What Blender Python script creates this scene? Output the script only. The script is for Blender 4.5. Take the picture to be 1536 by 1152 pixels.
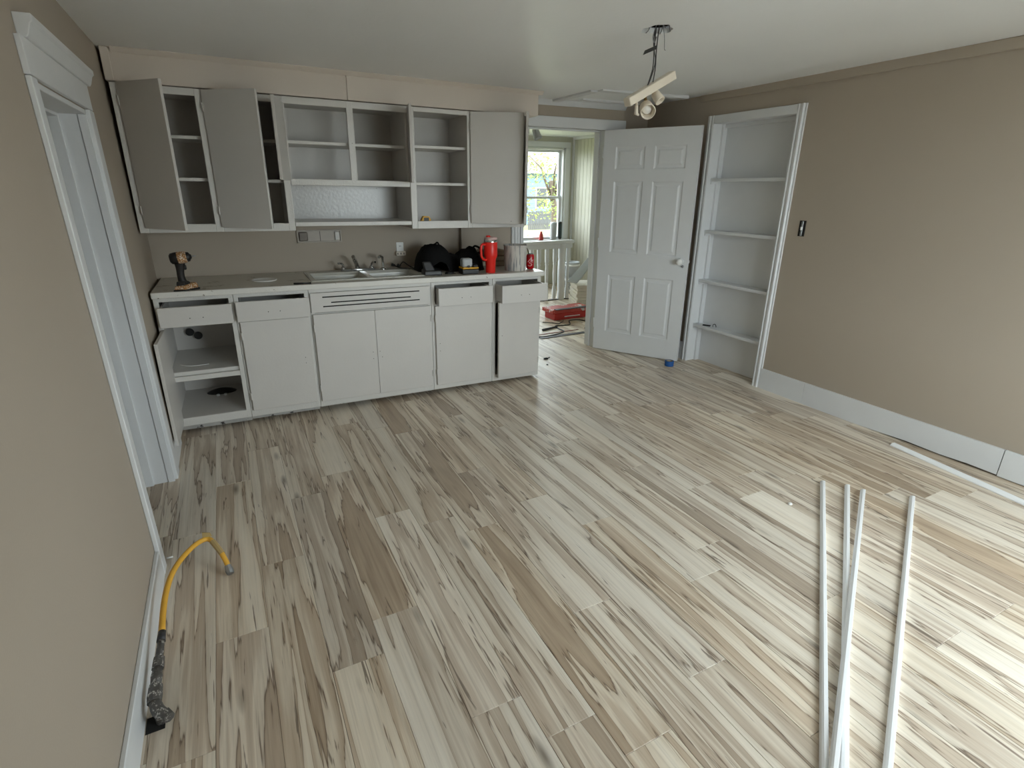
import bpy, bmesh, math, random
from mathutils import Matrix, Vector, noise as mnoise

random.seed(11)
for o in list(bpy.data.objects):
    bpy.data.objects.remove(o)
SC = bpy.context.scene
COL = SC.collection
PI = math.pi

# ------------------------------------------------------------------ camera
cam_d = bpy.data.cameras.new('camera')
cam = bpy.data.objects.new('camera', cam_d)
COL.objects.link(cam)
CAM = dict(loc=(.471, -3.887, 1.568), yaw=27.34, pitch=-20.232, roll=.136, f=806.986)
_y, _p, _r = (math.radians(CAM[k]) for k in ('yaw', 'pitch', 'roll'))
fw = Vector((math.sin(_y) * math.cos(_p), math.cos(_y) * math.cos(_p), math.sin(_p)))
rt = Vector((math.cos(_y), -math.sin(_y), 0))
up = rt.cross(fw)
r2 = math.cos(_r) * rt + math.sin(_r) * up
u2 = -math.sin(_r) * rt + math.cos(_r) * up
M = Matrix((r2, u2, -fw)).transposed().to_4x4()
M.translation = Vector(CAM['loc'])
cam.matrix_world = M
cam_d.sensor_width = 36
cam_d.lens = CAM['f'] / 1536 * 36
cam_d.clip_start = .02
SC.camera = cam

# ------------------------------------------------------------------ world, light, exposure
W = bpy.data.worlds.new('overcast_sky')
SC.world = W
W.use_nodes = True
bg = W.node_tree.nodes['Background']
bg.inputs['Color'].default_value = (.94, .955, 1.0, 1)
bg.inputs['Strength'].default_value = 5.0
SC.view_settings.view_transform = 'Standard'
SC.view_settings.look = 'None'
SC.view_settings.gamma = 1
SC.view_settings.use_curve_mapping = False
SC.view_settings.exposure = 1.4
SC.cycles.max_bounces = 14
SC.cycles.diffuse_bounces = 8
SC.cycles.glossy_bounces = 4
SC.cycles.transmission_bounces = 8
SC.cycles.caustics_reflective = False
SC.cycles.caustics_refractive = False
SC.cycles.sample_clamp_indirect = 8

XR = 4.221          # right wall
H = 2.287           # ceiling
YF = -4.7           # wall behind the camera
FX1, FY1 = 5.65, 4.0  # far room right wall and window wall


def portal(name, loc, rot, sx, sy):
    l = bpy.data.lights.new(name, 'AREA')
    l.shape = 'RECTANGLE'
    l.size, l.size_y = sx, sy
    l.cycles.is_portal = True
    o = bpy.data.objects.new(name, l)
    o.location = loc
    o.rotation_euler = rot
    COL.objects.link(o)


# window openings (world boxes): along-axis range and height
WR = (-4.58, -3.72, .20, 1.75)   # window in the right wall: y0 y1 z0 z1
WF = (1.85, 3.80, .60, 2.02)     # window in the wall behind the camera: x0 x1 z0 z1
WB2 = (2.75, 3.95, .40, 2.13)    # unseen window added further left to brighten the far room
WB = (4.55, 5.50, .735, 2.13)    # far room window: x0 x1 z0 z1
portal('daylight_portal', (XR + .15, (WR[0] + WR[1]) / 2, (WR[2] + WR[3]) / 2), (0, PI / 2, 0), WR[3] - WR[2], WR[1] - WR[0])
portal('daylight_portal', ((WF[0] + WF[1]) / 2, YF - .13, (WF[2] + WF[3]) / 2), (PI / 2, 0, 0), WF[1] - WF[0], WF[3] - WF[2])
portal('daylight_portal', ((WB[0] + WB[1]) / 2, FY1 + .13, (WB[2] + WB[3]) / 2), (-PI / 2, 0, 0), WB[1] - WB[0], WB[3] - WB[2])

portal('daylight_portal', ((WB2[0] + WB2[1]) / 2, FY1 + .13, (WB2[2] + WB2[3]) / 2), (-PI / 2, 0, 0), WB2[1] - WB2[0], WB2[3] - WB2[2])

# kitchen run: very slightly turned and sagging to the right
KM = Matrix.Rotation(-.017, 4, 'Z') @ Matrix.Rotation(.015, 4, 'Y')
KW = Matrix.Rotation(-.017, 4, 'Z')
I4 = Matrix.Identity(4)

# ------------------------------------------------------------------ materials
MATS = {}


def srgb(r, g, b):
    def f(c):
        c /= 255
        return c / 12.92 if c <= .04045 else ((c + .055) / 1.055) ** 2.4
    return (f(r), f(g), f(b), 1)


def nt_new(name):
    m = bpy.data.materials.new(name)
    m.use_nodes = True
    nt = m.node_tree
    return m, nt, nt.nodes['Principled BSDF']


def mat(name, rgb, rough=.5, var=.06, scale=6, bump=.0, bscale=120, metal=0, coat=0, spec=.5, speck=None, trans=0, emit=0):
    """plain painted / plastic / metal surface with faint procedural unevenness"""
    if name in MATS:
        return MATS[name]
    m, nt, b = nt_new(name)
    N, L = nt.nodes, nt.links
    c = srgb(*rgb)
    tc = N.new('ShaderNodeTexCoord')
    n = N.new('ShaderNodeTexNoise')
    n.inputs['Scale'].default_value = scale
    n.inputs['Detail'].default_value = 4
    L.new(tc.outputs['Object'], n.inputs['Vector'])
    mx = N.new('ShaderNodeMix')
    mx.data_type = 'RGBA'
    mx.inputs[6].default_value = tuple(min(1, v * (1 - var)) for v in c[:3]) + (1,)
    mx.inputs[7].default_value = tuple(min(1, v * (1 + var)) for v in c[:3]) + (1,)
    L.new(n.outputs['Fac'], mx.inputs[0])
    out = mx.outputs[2]
    if speck:   # (rgb, scale, threshold)
        v = N.new('ShaderNodeTexNoise')
        v.inputs['Scale'].default_value = speck[1]
        v.inputs['Detail'].default_value = 5
        v.inputs['Roughness'].default_value = .7
        L.new(tc.outputs['Object'], v.inputs['Vector'])
        rp = N.new('ShaderNodeMapRange')
        rp.inputs['From Min'].default_value = speck[2]
        rp.inputs['From Max'].default_value = speck[2] + .03
        L.new(v.outputs['Fac'], rp.inputs['Value'])
        m2 = N.new('ShaderNodeMix')
        m2.data_type = 'RGBA'
        L.new(rp.outputs[0], m2.inputs[0])
        L.new(out, m2.inputs[6])
        m2.inputs[7].default_value = srgb(*speck[0])
        out = m2.outputs[2]
    L.new(out, b.inputs['Base Color'])
    b.inputs['Roughness'].default_value = rough
    b.inputs['Metallic'].default_value = metal
    b.inputs['Coat Weight'].default_value = coat
    b.inputs['Specular IOR Level'].default_value = spec
    b.inputs['Transmission Weight'].default_value = trans
    if emit:
        b.inputs['Emission Color'].default_value = c
        b.inputs['Emission Strength'].default_value = emit
    if bump:
        n2 = N.new('ShaderNodeTexNoise')
        n2.inputs['Scale'].default_value = bscale
        n2.inputs['Detail'].default_value = 3
        L.new(tc.outputs['Object'], n2.inputs['Vector'])
        bp = N.new('ShaderNodeBump')
        bp.inputs['Strength'].default_value = bump
        bp.inputs['Distance'].default_value = .004
        L.new(n2.outputs['Fac'], bp.inputs['Height'])
        L.new(bp.outputs[0], b.inputs['Normal'])
    MATS[name] = m
    return m


def wood_floor():
    m, nt, b = nt_new('maple_plank')
    N, L = nt.nodes, nt.links
    tc = N.new('ShaderNodeTexCoord')
    oi = N.new('ShaderNodeObjectInfo')

    def math_(op, a, bb=None, c=None):
        n = N.new('ShaderNodeMath')
        n.operation = op
        for i, v in enumerate((a, bb, c)):
            if v is None:
                continue
            if isinstance(v, (int, float)):
                n.inputs[i].default_value = v
            else:
                L.new(v, n.inputs[i])
        return n.outputs[0]

    def vec(sx, sy, seed):
        mp = N.new('ShaderNodeVectorMath')
        mp.operation = 'MULTIPLY'
        L.new(tc.outputs['Object'], mp.inputs[0])
        mp.inputs[1].default_value = (sx, sy, 1)
        cb = N.new('ShaderNodeCombineXYZ')
        L.new(math_('MULTIPLY', oi.outputs['Random'], 71.3 + seed), cb.inputs[0])
        L.new(math_('MULTIPLY', oi.outputs['Random'], 133.7 + seed * 2), cb.inputs[1])
        L.new(math_('MULTIPLY', oi.outputs['Random'], 57.1), cb.inputs[2])
        ad = N.new('ShaderNodeVectorMath')
        ad.operation = 'ADD'
        L.new(mp.outputs[0], ad.inputs[0])
        L.new(cb.outputs[0], ad.inputs[1])
        return ad.outputs[0]

    def noise(v, scale, detail, rough=.5, dist=0.0):
        n = N.new('ShaderNodeTexNoise')
        n.inputs['Scale'].default_value = scale
        n.inputs['Detail'].default_value = detail
        n.inputs['Roughness'].default_value = rough
        n.inputs['Distortion'].default_value = dist
        L.new(v, n.inputs['Vector'])
        return n.outputs['Fac']

    def ramp(v, stops, interp='LINEAR'):
        r = N.new('ShaderNodeValToRGB')
        r.color_ramp.interpolation = interp
        e = r.color_ramp.elements
        while len(e) < len(stops):
            e.new(.5)
        for el, (p, c) in zip(e, stops):
            el.position = p
            el.color = c
        L.new(v, r.inputs['Fac'])
        return r.outputs['Color']

    def mix(f, a, c, mode='MIX'):
        x = N.new('ShaderNodeMix')
        x.data_type = 'RGBA'
        x.blend_type = mode
        for i, v in ((0, f), (6, a), (7, c)):
            if isinstance(v, (int, float)):
                x.inputs[i].default_value = v
            elif isinstance(v, tuple):
                x.inputs[i].default_value = v
            else:
                L.new(v, x.inputs[i])
        return x.outputs[2]

    # sapwood / heartwood figure: long wavy bands with a dark edge on one side
    n1 = noise(vec(10.0, .50, 3), 1.0, 5, .5, .32)
    band = ramp(n1, [(.28, srgb(228, 220, 207)), (.42, srgb(223, 213, 198)), (.474, srgb(212, 200, 183)), (.480, srgb(122, 104, 88)),
                     (.488, srgb(186, 169, 150)), (.53, srgb(196, 181, 163)), (.565, srgb(216, 205, 189)), (.592, srgb(204, 191, 174)), (.597, srgb(108, 90, 76)),
                     (.605, srgb(168, 150, 131)), (.66, srgb(180, 163, 144)), (.75, srgb(154, 136, 118))])
    # second, finer set of mineral streaks
    n2 = noise(vec(42, 2.2, 9), 1.0, 4, .6, .9)
    f2 = N.new('ShaderNodeMapRange')
    f2.inputs['From Min'].default_value = .655
    f2.inputs['From Max'].default_value = .69
    L.new(n2, f2.inputs['Value'])
    col = mix(math_('MULTIPLY', f2.outputs[0], .8), band, srgb(108, 93, 80))
    # grain
    n3 = noise(vec(130, 2.6, 5), 1.0, 4, .65)
    g = ramp(n3, [(.3, (.84, .83, .81, 1)), (.5, (.99, .99, .98, 1)), (.7, (1.06, 1.06, 1.05, 1))])
    col = mix(1.0, col, g, 'MULTIPLY')
    n4 = noise(vec(3.0, 1.6, 17), 1.0, 2)
    g4 = ramp(n4, [(.3, (.90, .89, .88, 1)), (.7, (1.06, 1.06, 1.06, 1))])
    col = mix(1.0, col, g4, 'MULTIPLY')
    # knots
    vo = N.new('ShaderNodeTexVoronoi')
    vo.inputs['Scale'].default_value = 1
    L.new(vec(6.0, 1.5, 23), vo.inputs['Vector'])
    kf = N.new('ShaderNodeMapRange')
    kf.inputs['From Min'].default_value = .12
    kf.inputs['From Max'].default_value = .02
    L.new(vo.outputs['Distance'], kf.inputs['Value'])
    col = mix(math_('MULTIPLY', kf.outputs[0], .75), col, srgb(104, 90, 76))
    hs = N.new('ShaderNodeHueSaturation')
    L.new(col, hs.inputs['Color'])
    wn = N.new('ShaderNodeTexWhiteNoise')
    wn.noise_dimensions = '1D'
    L.new(math_('MULTIPLY', oi.outputs['Random'], 977.0), wn.inputs['W'])
    L.new(math_('MULTIPLY_ADD', wn.outputs['Value'], .13, .955), hs.inputs['Value'])
    L.new(math_('MULTIPLY_ADD', oi.outputs['Random'], .25, .86), hs.inputs['Saturation'])
    L.new(hs.outputs[0], b.inputs['Base Color'])
    b.inputs['Roughness'].default_value = .38
    b.inputs['Specular IOR Level'].default_value = .45
    bp = N.new('ShaderNodeBump')
    bp.inputs['Strength'].default_value = .12
    bp.inputs['Distance'].default_value = .001
    L.new(n3, bp.inputs['Height'])
    L.new(bp.outputs[0], b.inputs['Normal'])
    return m


WALL = mat('taupe_wall_paint', (167, 156, 142), .62, .03, 2, .12, 160)
WALLF = mat('sage_wall_paint', (190, 188, 174), .6, .04, 3, .1, 90)
CEIL = mat('ceiling_paint', (234, 236, 237), .40, .05, 1.4, .25, 40)
TRIM = mat('white_trim_paint', (214, 216, 218), .38, .04, 7, .12, 60)
CAB = mat('cabinet_paint', (202, 199, 195), .42, .04, 5, .12, 70)
CABW = mat('worn_cabinet_paint', (206, 204, 200), .36, .05, 8, .3, 90, speck=((110, 106, 100), 38, .68))
CABG = mat('glossy_cabinet_paint', (204, 203, 202), .24, .04, 6, .35, 45, speck=((60, 58, 56), 30, .655))
SOFF = mat('soffit_paint', (210, 200, 190), .55, .03, 2, .1, 120)
OLDP = mat('old_painted_metal', (172, 164, 154), .45, .1, 20)
KICK = mat('scuffed_toe_paint', (170, 168, 164), .6, .2, 14, .3, 60, speck=((40, 38, 36), 30, .56))
COUNTER = mat('counter_laminate', (198, 194, 184), .30, .12, 4, .06, 90, speck=((150, 140, 122), 9, .60))
EDGE = mat('counter_edge', (214, 212, 206), .35, .06, 9, .3, 80, speck=((120, 112, 100), 30, .66))
ENAMEL = mat('sink_enamel', (196, 195, 186), .22, .08, 5)
CHROME = mat('chrome', (205, 205, 205), .12, .02, 5, metal=1)
BLACK = mat('black_plastic', (22, 22, 23), .45, .1, 20)
BLACKC = mat('black_cloth', (14, 14, 15), .85, .2, 40, .3, 120, spec=.2)
DARK = mat('dark_void', (26, 24, 22), .9, .1, 10)
DGREY = mat('dark_grey_plastic', (52, 52, 54), .5, .1, 20)
LGREY = mat('light_grey_plastic', (170, 174, 178), .45, .05, 20)
RED = mat('coral_red_enamel', (226, 38, 28), .35, .05, 15)
REDM = mat('red_can', (178, 12, 24), .25, .05, 15)
STICK = mat('primed_trim', (242, 244, 246), .4, .03, 9)
WHITE = mat('white_plastic', (232, 232, 230), .4, .03, 10)
IVORY = mat('ivory_fixture', (222, 212, 196), .4, .03, 10)
YELLOW = mat('yellow_plastic', (214, 160, 28), .45, .1, 20)
HOSE = mat('yellow_gas_hose', (224, 170, 62), .5, .12, 25, .2, 150)
PIPE = mat('black_iron_pipe', (92, 89, 86), .5, .3, 30, .4, 60, metal=.3, speck=((178, 174, 168), 60, .56))
BRASS = mat('brass_fitting', (150, 128, 84), .4, .1, 30, metal=.8)
BLUE = mat('blue_tape', (28, 84, 150), .6, .08, 40)
STEEL = mat('galvanized_steel', (150, 152, 154), .4, .15, 30, metal=.8)
DRILLY = mat('shaded_drill_shell', (150, 106, 58), .7, .3, 60, speck=((214, 204, 190), 130, .53))  # grimy yellow shell, its shade put into the darkened base colour; pale paint specks
DRILLB = mat('drill_black_shell', (24, 21, 20), .6, .3, 60, speck=((120, 105, 90), 160, .68))
PAINTPOT = mat('paint_splashed_bucket', (196, 192, 186), .5, .06, 9)
KRAFT = mat('tan_stone', (150, 138, 120), .8, .2, 25, .3, 60)
REDBOX = mat('red_carton', (176, 42, 34), .5, .12, 20)
OAKP = mat('pale_wood_panel', (210, 204, 190), .5, .15, 9)
GAPSHADE = mat('gap_shade_brown', (90, 80, 70), .9, .25, 20)
SUB = mat('subfloor', (60, 52, 44), .9, .1, 10)
FLOORM = wood_floor()


def glass_mat():
    m, nt, b = nt_new('window_glass')
    N, L = nt.nodes, nt.links
    N.remove(b)
    t = N.new('ShaderNodeBsdfTransparent')
    t.inputs['Color'].default_value = (.93, .98, .975, 1)
    g = N.new('ShaderNodeBsdfGlossy')
    g.inputs['Roughness'].default_value = .02
    lw = N.new('ShaderNodeLayerWeight')
    lw.inputs['Blend'].default_value = .12
    mr = N.new('ShaderNodeMath')
    mr.operation = 'MULTIPLY'
    mr.inputs[1].default_value = .6
    L.new(lw.outputs['Fresnel'], mr.inputs[0])
    x = N.new('ShaderNodeMixShader')
    L.new(mr.outputs[0], x.inputs[0])
    L.new(t.outputs[0], x.inputs[1])
    L.new(g.outputs[0], x.inputs[2])
    L.new(x.outputs[0], N['Material Output'].inputs['Surface'])
    return m


GLASS = glass_mat()


def drip_mat():
    m, nt, b = nt_new('dripped_paint')
    N, L = nt.nodes, nt.links
    tc = N.new('ShaderNodeTexCoord')
    mp = N.new('ShaderNodeMapping')
    mp.inputs['Scale'].default_value = (62, 62, 6)
    L.new(tc.outputs['Object'], mp.inputs[0])
    n = N.new('ShaderNodeTexNoise')
    n.inputs['Scale'].default_value = 1
    n.inputs['Detail'].default_value = 4
    L.new(mp.outputs[0], n.inputs['Vector'])
    r = N.new('ShaderNodeValToRGB')
    e = r.color_ramp.elements
    e[0].position, e[0].color = .36, srgb(138, 141, 142)
    e[1].position, e[1].color = .50, srgb(206, 202, 196)
    L.new(n.outputs['Fac'], r.inputs[0])
    L.new(r.outputs[0], b.inputs['Base Color'])
    b.inputs['Roughness'].default_value = .5
    return m


DRIP = drip_mat()


# ------------------------------------------------------------------ mesh helpers
class MB:
    def __init__(s):
        s.v, s.f, s.sm = [], [], []

    def _add(s, vs, fs, smooth=False):
        n = len(s.v)
        s.v += [tuple(v) for v in vs]
        s.f += [tuple(i + n for i in f) for f in fs]
        s.sm += [smooth] * len(fs)
        return s

    def box(s, x0, x1, y0, y1, z0, z1, m=None):
        vs = [Vector((x, y, z)) for z in (z0, z1) for y in (y0, y1) for x in (x0, x1)]
        if m is not None:
            vs = [m @ v for v in vs]
        return s._add(vs, [(0, 2, 3, 1), (4, 5, 7, 6), (0, 1, 5, 4), (2, 6, 7, 3), (0, 4, 6, 2), (1, 3, 7, 5)])

    def hexa(s, b4, t4):
        """box from four bottom and four top corners (ccw)"""
        return s._add(list(b4) + list(t4), [(3, 2, 1, 0), (4, 5, 6, 7), (0, 1, 5, 4), (1, 2, 6, 5), (2, 3, 7, 6), (3, 0, 4, 7)])

    def prism(s, prof, a, b, axis='y'):
        """extrude a 2D profile: axis y -> profile in (x,z); x -> (y,z); z -> (x,y)"""
        n = len(prof)

        def P(p, t):
            return {'y': (p[0], t, p[1]), 'x': (t, p[0], p[1]), 'z': (p[0], p[1], t)}[axis]
        vs = [P(p, a) for p in prof] + [P(p, b) for p in prof]
        fs = [(i, (i + 1) % n, n + (i + 1) % n, n + i) for i in range(n)]
        fs += [tuple(range(n - 1, -1, -1)), tuple(range(n, 2 * n))]
        return s._add(vs, fs)

    def lathe(s, prof, seg=20, m=None, smooth=True):
        """profile of (r,z) around z"""
        vs, fs = [], []
        n = len(prof)
        for k in range(seg):
            a = 2 * PI * k / seg
            for r, z in prof:
                v = Vector((r * math.cos(a), r * math.sin(a), z))
                vs.append(m @ v if m is not None else v)
        for k in range(seg):
            k2 = (k + 1) % seg
            for i in range(n - 1):
                fs.append((k * n + i, k2 * n + i, k2 * n + i + 1, k * n + i + 1))
        return s._add(vs, fs, smooth)

    def tube(s, pts, r, seg=8, smooth=True, cap=True):
        pts = [Vector(p) for p in pts]
        rs = r if isinstance(r, (list, tuple)) else [r] * len(pts)
        vs, fs = [], []
        t0 = (pts[1] - pts[0]).normalized()
        u = t0.orthogonal().normalized()
        for i, p in enumerate(pts):
            t = (pts[min(i + 1, len(pts) - 1)] - pts[max(i - 1, 0)]).normalized()
            u = (u - t * u.dot(t)).normalized()
            w = t.cross(u)
            for k in range(seg):
                a = 2 * PI * k / seg
                vs.append(p + rs[i] * (math.cos(a) * u + math.sin(a) * w))
        for i in range(len(pts) - 1):
            for k in range(seg):
                k2 = (k + 1) % seg
                fs.append((i * seg + k, i * seg + k2, (i + 1) * seg + k2, (i + 1) * seg + k))
        s._add(vs, fs, smooth)
        if cap:
            n = len(s.v) - len(vs)
            s.f.append(tuple(n + k for k in range(seg - 1, -1, -1)))
            s.f.append(tuple(n + (len(pts) - 1) * seg + k for k in range(seg)))
            s.sm += [False, False]
        return s


def spline(pts, n=8):
    """Catmull-Rom through pts"""
    pts = [Vector(p) for p in pts]
    P = [pts[0] * 2 - pts[1]] + pts + [pts[-1] * 2 - pts[-2]]
    out = []
    for i in range(1, len(P) - 2):
        for k in range(n):
            t = k / n
            a, b, c, d = P[i - 1], P[i], P[i + 1], P[i + 2]
            out.append(.5 * ((2 * b) + (c - a) * t + (2 * a - 5 * b + 4 * c - d) * t * t + (3 * b - a - 3 * c + d) * t ** 3))
    out.append(pts[-1])
    return out


OFF = {}


def empty(name, loc=(0, 0, 0), base=I4, rz=0):
    o = bpy.data.objects.new(name, None)
    o.empty_display_size = .05
    COL.objects.link(o)
    o.matrix_world = base @ Matrix.Translation(loc) @ Matrix.Rotation(rz, 4, 'Z')
    OFF[o.name] = Vector(loc)
    return o


def tag(o, label=None, cat=None, group=None, kind=None):
    if label:
        o['label'] = label
    if cat:
        o['category'] = cat
    if group:
        o['group'] = group
    if kind:
        o['kind'] = kind
    return o


def mesh(name, mb, off=(0, 0, 0)):
    off = Vector(off)
    me = bpy.data.meshes.new(name)
    me.from_pydata([tuple(Vector(v) - off) for v in mb.v], [], mb.f)
    if any(mb.sm):
        me.polygons.foreach_set('use_smooth', mb.sm)
    me.validate()
    bm = bmesh.new()
    bm.from_mesh(me)
    bmesh.ops.recalc_face_normals(bm, faces=bm.faces)
    bm.to_mesh(me)
    bm.free()
    me.update()
    return me


def bevel(o, w, seg=1):
    md = o.modifiers.new('bevel', 'BEVEL')
    md.width = w
    md.segments = seg
    md.limit_method = 'ANGLE'
    md.angle_limit = math.radians(50)
    return o


def part(parent, name, mb, m, bev=0, label=None, off=None, loc=None, rot=None):
    """mesh part under a thing; vertices are in the thing's base frame unless loc is given (then local to loc)"""
    root = parent
    if off is None:
        off = OFF.get(root.name, Vector((0, 0, 0))) if loc is None else (0, 0, 0)
    o = bpy.data.objects.new(name, mesh(name, mb, off))
    o.data.materials.append(m)
    COL.objects.link(o)
    o.parent = parent
    if loc is not None:
        o.location = Vector(loc) - OFF.get(root.name, Vector((0, 0, 0)))
        o.rotation_euler = rot or (0, 0, 0)
        OFF[o.name] = Vector((0, 0, 0))
    else:
        OFF[o.name] = Vector(off)
    if bev:
        bevel(o, bev)
    if label:
        o['label'] = label
    return o


def single(name, mb, m, base=I4, bev=0, origin=(0, 0, 0)):
    o = bpy.data.objects.new(name, mesh(name, mb, origin))
    o.data.materials.append(m)
    COL.objects.link(o)
    o.matrix_world = base @ Matrix.Translation(origin)
    OFF[o.name] = Vector(origin)
    if bev:
        bevel(o, bev)
    return o


def B(*a):
    return MB().box(*a)


def struct(o, label, cat):
    return tag(o, label, cat, kind='structure')


def sag(x, y):
    """the old ceiling sags a little in the middle near the kitchen"""
    if x < 2.75:
        d = .015 * max(x, 0)
    elif x < 3.9:
        d = .041 + (x - 2.75) / 1.15 * (-.013)
    else:
        d = .028 * max(0, (4.221 - x) / .321)
    t = min(1, max(0, (y + 2.6) / 2.4))
    return d * t * t * (3 - 2 * t)


# ================================================================== FLOOR
floor = single('floor', B(-1.0, XR + .3, YF, .62, -.03, -.0075).box(2.4, FX1, .62, FY1, -.03, -.0075), SUB)
struct(floor, 'grey-brown maple look plank floor running through both rooms', 'floor')
PW, PL, PT = .178, 1.22, .007
PLANKS = {}


def plank_mesh(w, l):
    k = (round(w, 4), round(l, 4))
    if k not in PLANKS:
        c, g = .0012, .0004
        x, y = w / 2 - g, l / 2 - g
        mb = MB()
        vs = [(-x, -y, -PT), (x, -y, -PT), (x, y, -PT), (-x, y, -PT),
              (-x, -y, -c), (x, -y, -c), (x, y, -c), (-x, y, -c),
              (-x + c, -y + c, 0), (x - c, -y + c, 0), (x - c, y - c, 0), (-x + c, y - c, 0)]
        mb._add(vs, [(0, 1, 5, 4), (1, 2, 6, 5), (2, 3, 7, 6), (3, 0, 4, 7), (4, 5, 9, 8), (5, 6, 10, 9), (6, 7, 11, 10), (7, 4, 8, 11), (8, 9, 10, 11)])
        me = mesh('plank', mb)
        me.materials.append(FLOORM)
        PLANKS[k] = me
    return PLANKS[k]


JOINT = {0: -1.69, 1: -1.84, -1: -2.745, -4: -1.666, -5: -.83, 2: -1.30, -2: -2.20, -3: -1.15}
for k in range(-12, 27):
    x0 = 1.098 + PW * k
    x1 = x0 + PW
    xa, xb = max(x0, -1.0), min(x1, FX1)
    if xb - xa < .01:
        continue
    ya, yb = YF, FY1
    if x1 < 2.45:
        yb = .62
    if x0 > XR + .14:
        ya = .45
    if x1 < 0.001:
        ya, yb = -2.5, .55
    j = JOINT.get(k, random.uniform(-1.22, 0))
    j0 = j - PL * math.ceil((j - ya) / PL)
    while j0 < yb:
        a, b_ = max(j0, ya), min(j0 + PL, yb)
        if b_ - a > .03:
            o = bpy.data.objects.new('plank', plank_mesh(xb - xa, b_ - a))
            COL.objects.link(o)
            o.parent = floor
            o.location = ((xa + xb) / 2, (a + b_) / 2, random.uniform(-.0004, 0))
            if random.random() < .5:
                o.rotation_euler.z = PI
        j0 += PL

# ================================================================== CEILING (with the torn hole for the lamp)
HX, HY, HR = 2.470, -1.535, .072
xs = [-.12, .3, .8, 1.3, 1.8, HX - .15, HX + .15, 2.75, 3.1, 3.5, 3.9, 4.1, XR + .3]
ys = [YF, -4.4, -3.5, -2.8, -2.4, -2.0, HY - .15, HY + .15, -1.1, -.8, -.5, -.2, .1, .4, .75]
mb = MB()
for i in range(len(xs) - 1):
    for j in range(len(ys) - 1):
        q = [(xs[i], ys[j]), (xs[i + 1], ys[j]), (xs[i + 1], ys[j + 1]), (xs[i], ys[j + 1])]
        if abs(xs[i] - (HX - .15)) < 1e-6 and abs(ys[j] - (HY - .15)) < 1e-6:
            nseg = 32
            zc = H - sag(HX, HY)

            def zz(x, y):
                u, v = (x - HX) / .3 + .5, (y - HY) / .3 + .5
                zs_ = [H - sag(*p) for p in q]
                return zs_[0] * (1 - u) * (1 - v) + zs_[1] * u * (1 - v) + zs_[2] * u * v + zs_[3] * (1 - u) * v
            ins, outs = [], []
            for s_ in range(nseg):
                a = 2 * PI * (s_ + .5) / nseg - PI
                c_, s2 = math.cos(a), math.sin(a)
                kx = .15 / max(abs(c_), abs(s2))
                rr = HR * (1 + .10 * math.sin(3 * a + 1) + .07 * math.sin(7 * a))
                ins.append((HX + rr * c_, HY + rr * s2))
                outs.append((HX + kx * c_, HY + kx * s2))
            vs = [(x, y, zz(x, y)) for x, y in ins + outs] + [(x, y, zc + .02) for x, y in ins]
            fs = []
            for s_ in range(nseg):
                t_ = (s_ + 1) % nseg
                fs += [(s_, t_, nseg + t_, nseg + s_), (s_, 2 * nseg + s_, 2 * nseg + t_, t_)]
            # corner wedges
            n0 = len(vs)
            for ci, (cx_, cy_) in enumerate(q):
                best = sorted(range(nseg), key=lambda t: (outs[t][0] - cx_) ** 2 + (outs[t][1] - cy_) ** 2)[:2]
                vs.append((cx_, cy_, H - sag(cx_, cy_)))
                fs.append((nseg + best[0], n0 + ci, nseg + best[1]))
            mb._add(vs, fs, False)
        else:
            mb._add([(x, y, H - sag(x, y)) for x, y in q], [(0, 3, 2, 1)], True)
# upper skin so that the ceiling has thickness
mb.box(-.12, XR + .3, YF, .75, H + .10, H + .12)
ceiling = single('ceiling', mb, CEIL)
struct(ceiling, 'off-white painted ceiling with a ragged lamp hole', 'ceiling')
tr = empty('trim_1', (3.55, .1, H))
struct(tr, 'flat white boards framing the attic hatch on the ceiling', 'trim')
for (a, b_, c, d_) in ((3.10, 3.165, -.09, .47), (3.165, 4.03, -.155, -.085), (3.30, 3.84, .31, .345)):
    zc = H - sag((a + b_) / 2, (c + d_) / 2)
    part(tr, 'board', B(a, b_, c, d_, zc - .016, zc + .01), TRIM, .003)

# ================================================================== WALLS
wl = MB().box(-.12, 0, YF, -1.475, 0, H + .02).box(-.12, 0, -.63, .75, 0, H + .02).box(-.12, 0, -1.475, -.63, 1.88, H + .02)
struct(single('wall_left', wl, WALL), 'taupe painted wall with the cased doorway beside the cabinets', 'wall')
wc = MB().box(-1.1, -1.0, -2.6, .75, -.03, H).box(-1.0, -.12, .55, .62, -.03, H).box(-1.0, -.12, -2.6, -2.5, -.03, H).box(-1.1, -.12, -2.6, .75, H - .02, H + .05)
struct(single('wall_hallway', wc, WALL), 'taupe hallway wall behind the doorway at left', 'wall')

wr = MB()
wr.box(XR, XR + .16, YF, WR[0], 0, H + .02).box(XR, XR + .16, WR[0], WR[1], 0, WR[2]).box(XR, XR + .16, WR[0], WR[1], WR[3], H + .02)
wr.box(XR, XR + .16, WR[1], -1.06, 0, H + .02).box(XR, XR + .16, -1.06, -.265, 2.07, H + .02).box(XR, XR + .16, -.265, .70, 0, H + .02)
wr.box(XR + .15, XR + .17, -1.06, -.265, 0, 2.07)
struct(single('wall_right', wr, WALL), 'taupe painted wall with the built-in shelf niche', 'wall')

wf = MB()
wf.box(-.12, WF[0], YF - .14, YF, 0, H + .02).box(WF[1], XR + .16, YF - .14, YF, 0, H + .02)
wf.box(WF[0], WF[1], YF - .14, YF, 0, WF[2]).box(WF[0], WF[1], YF - .14, YF, WF[3], H + .02)
struct(single('wall_front', wf, WALL), 'taupe wall with a wide window behind the viewer', 'wall')

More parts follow.
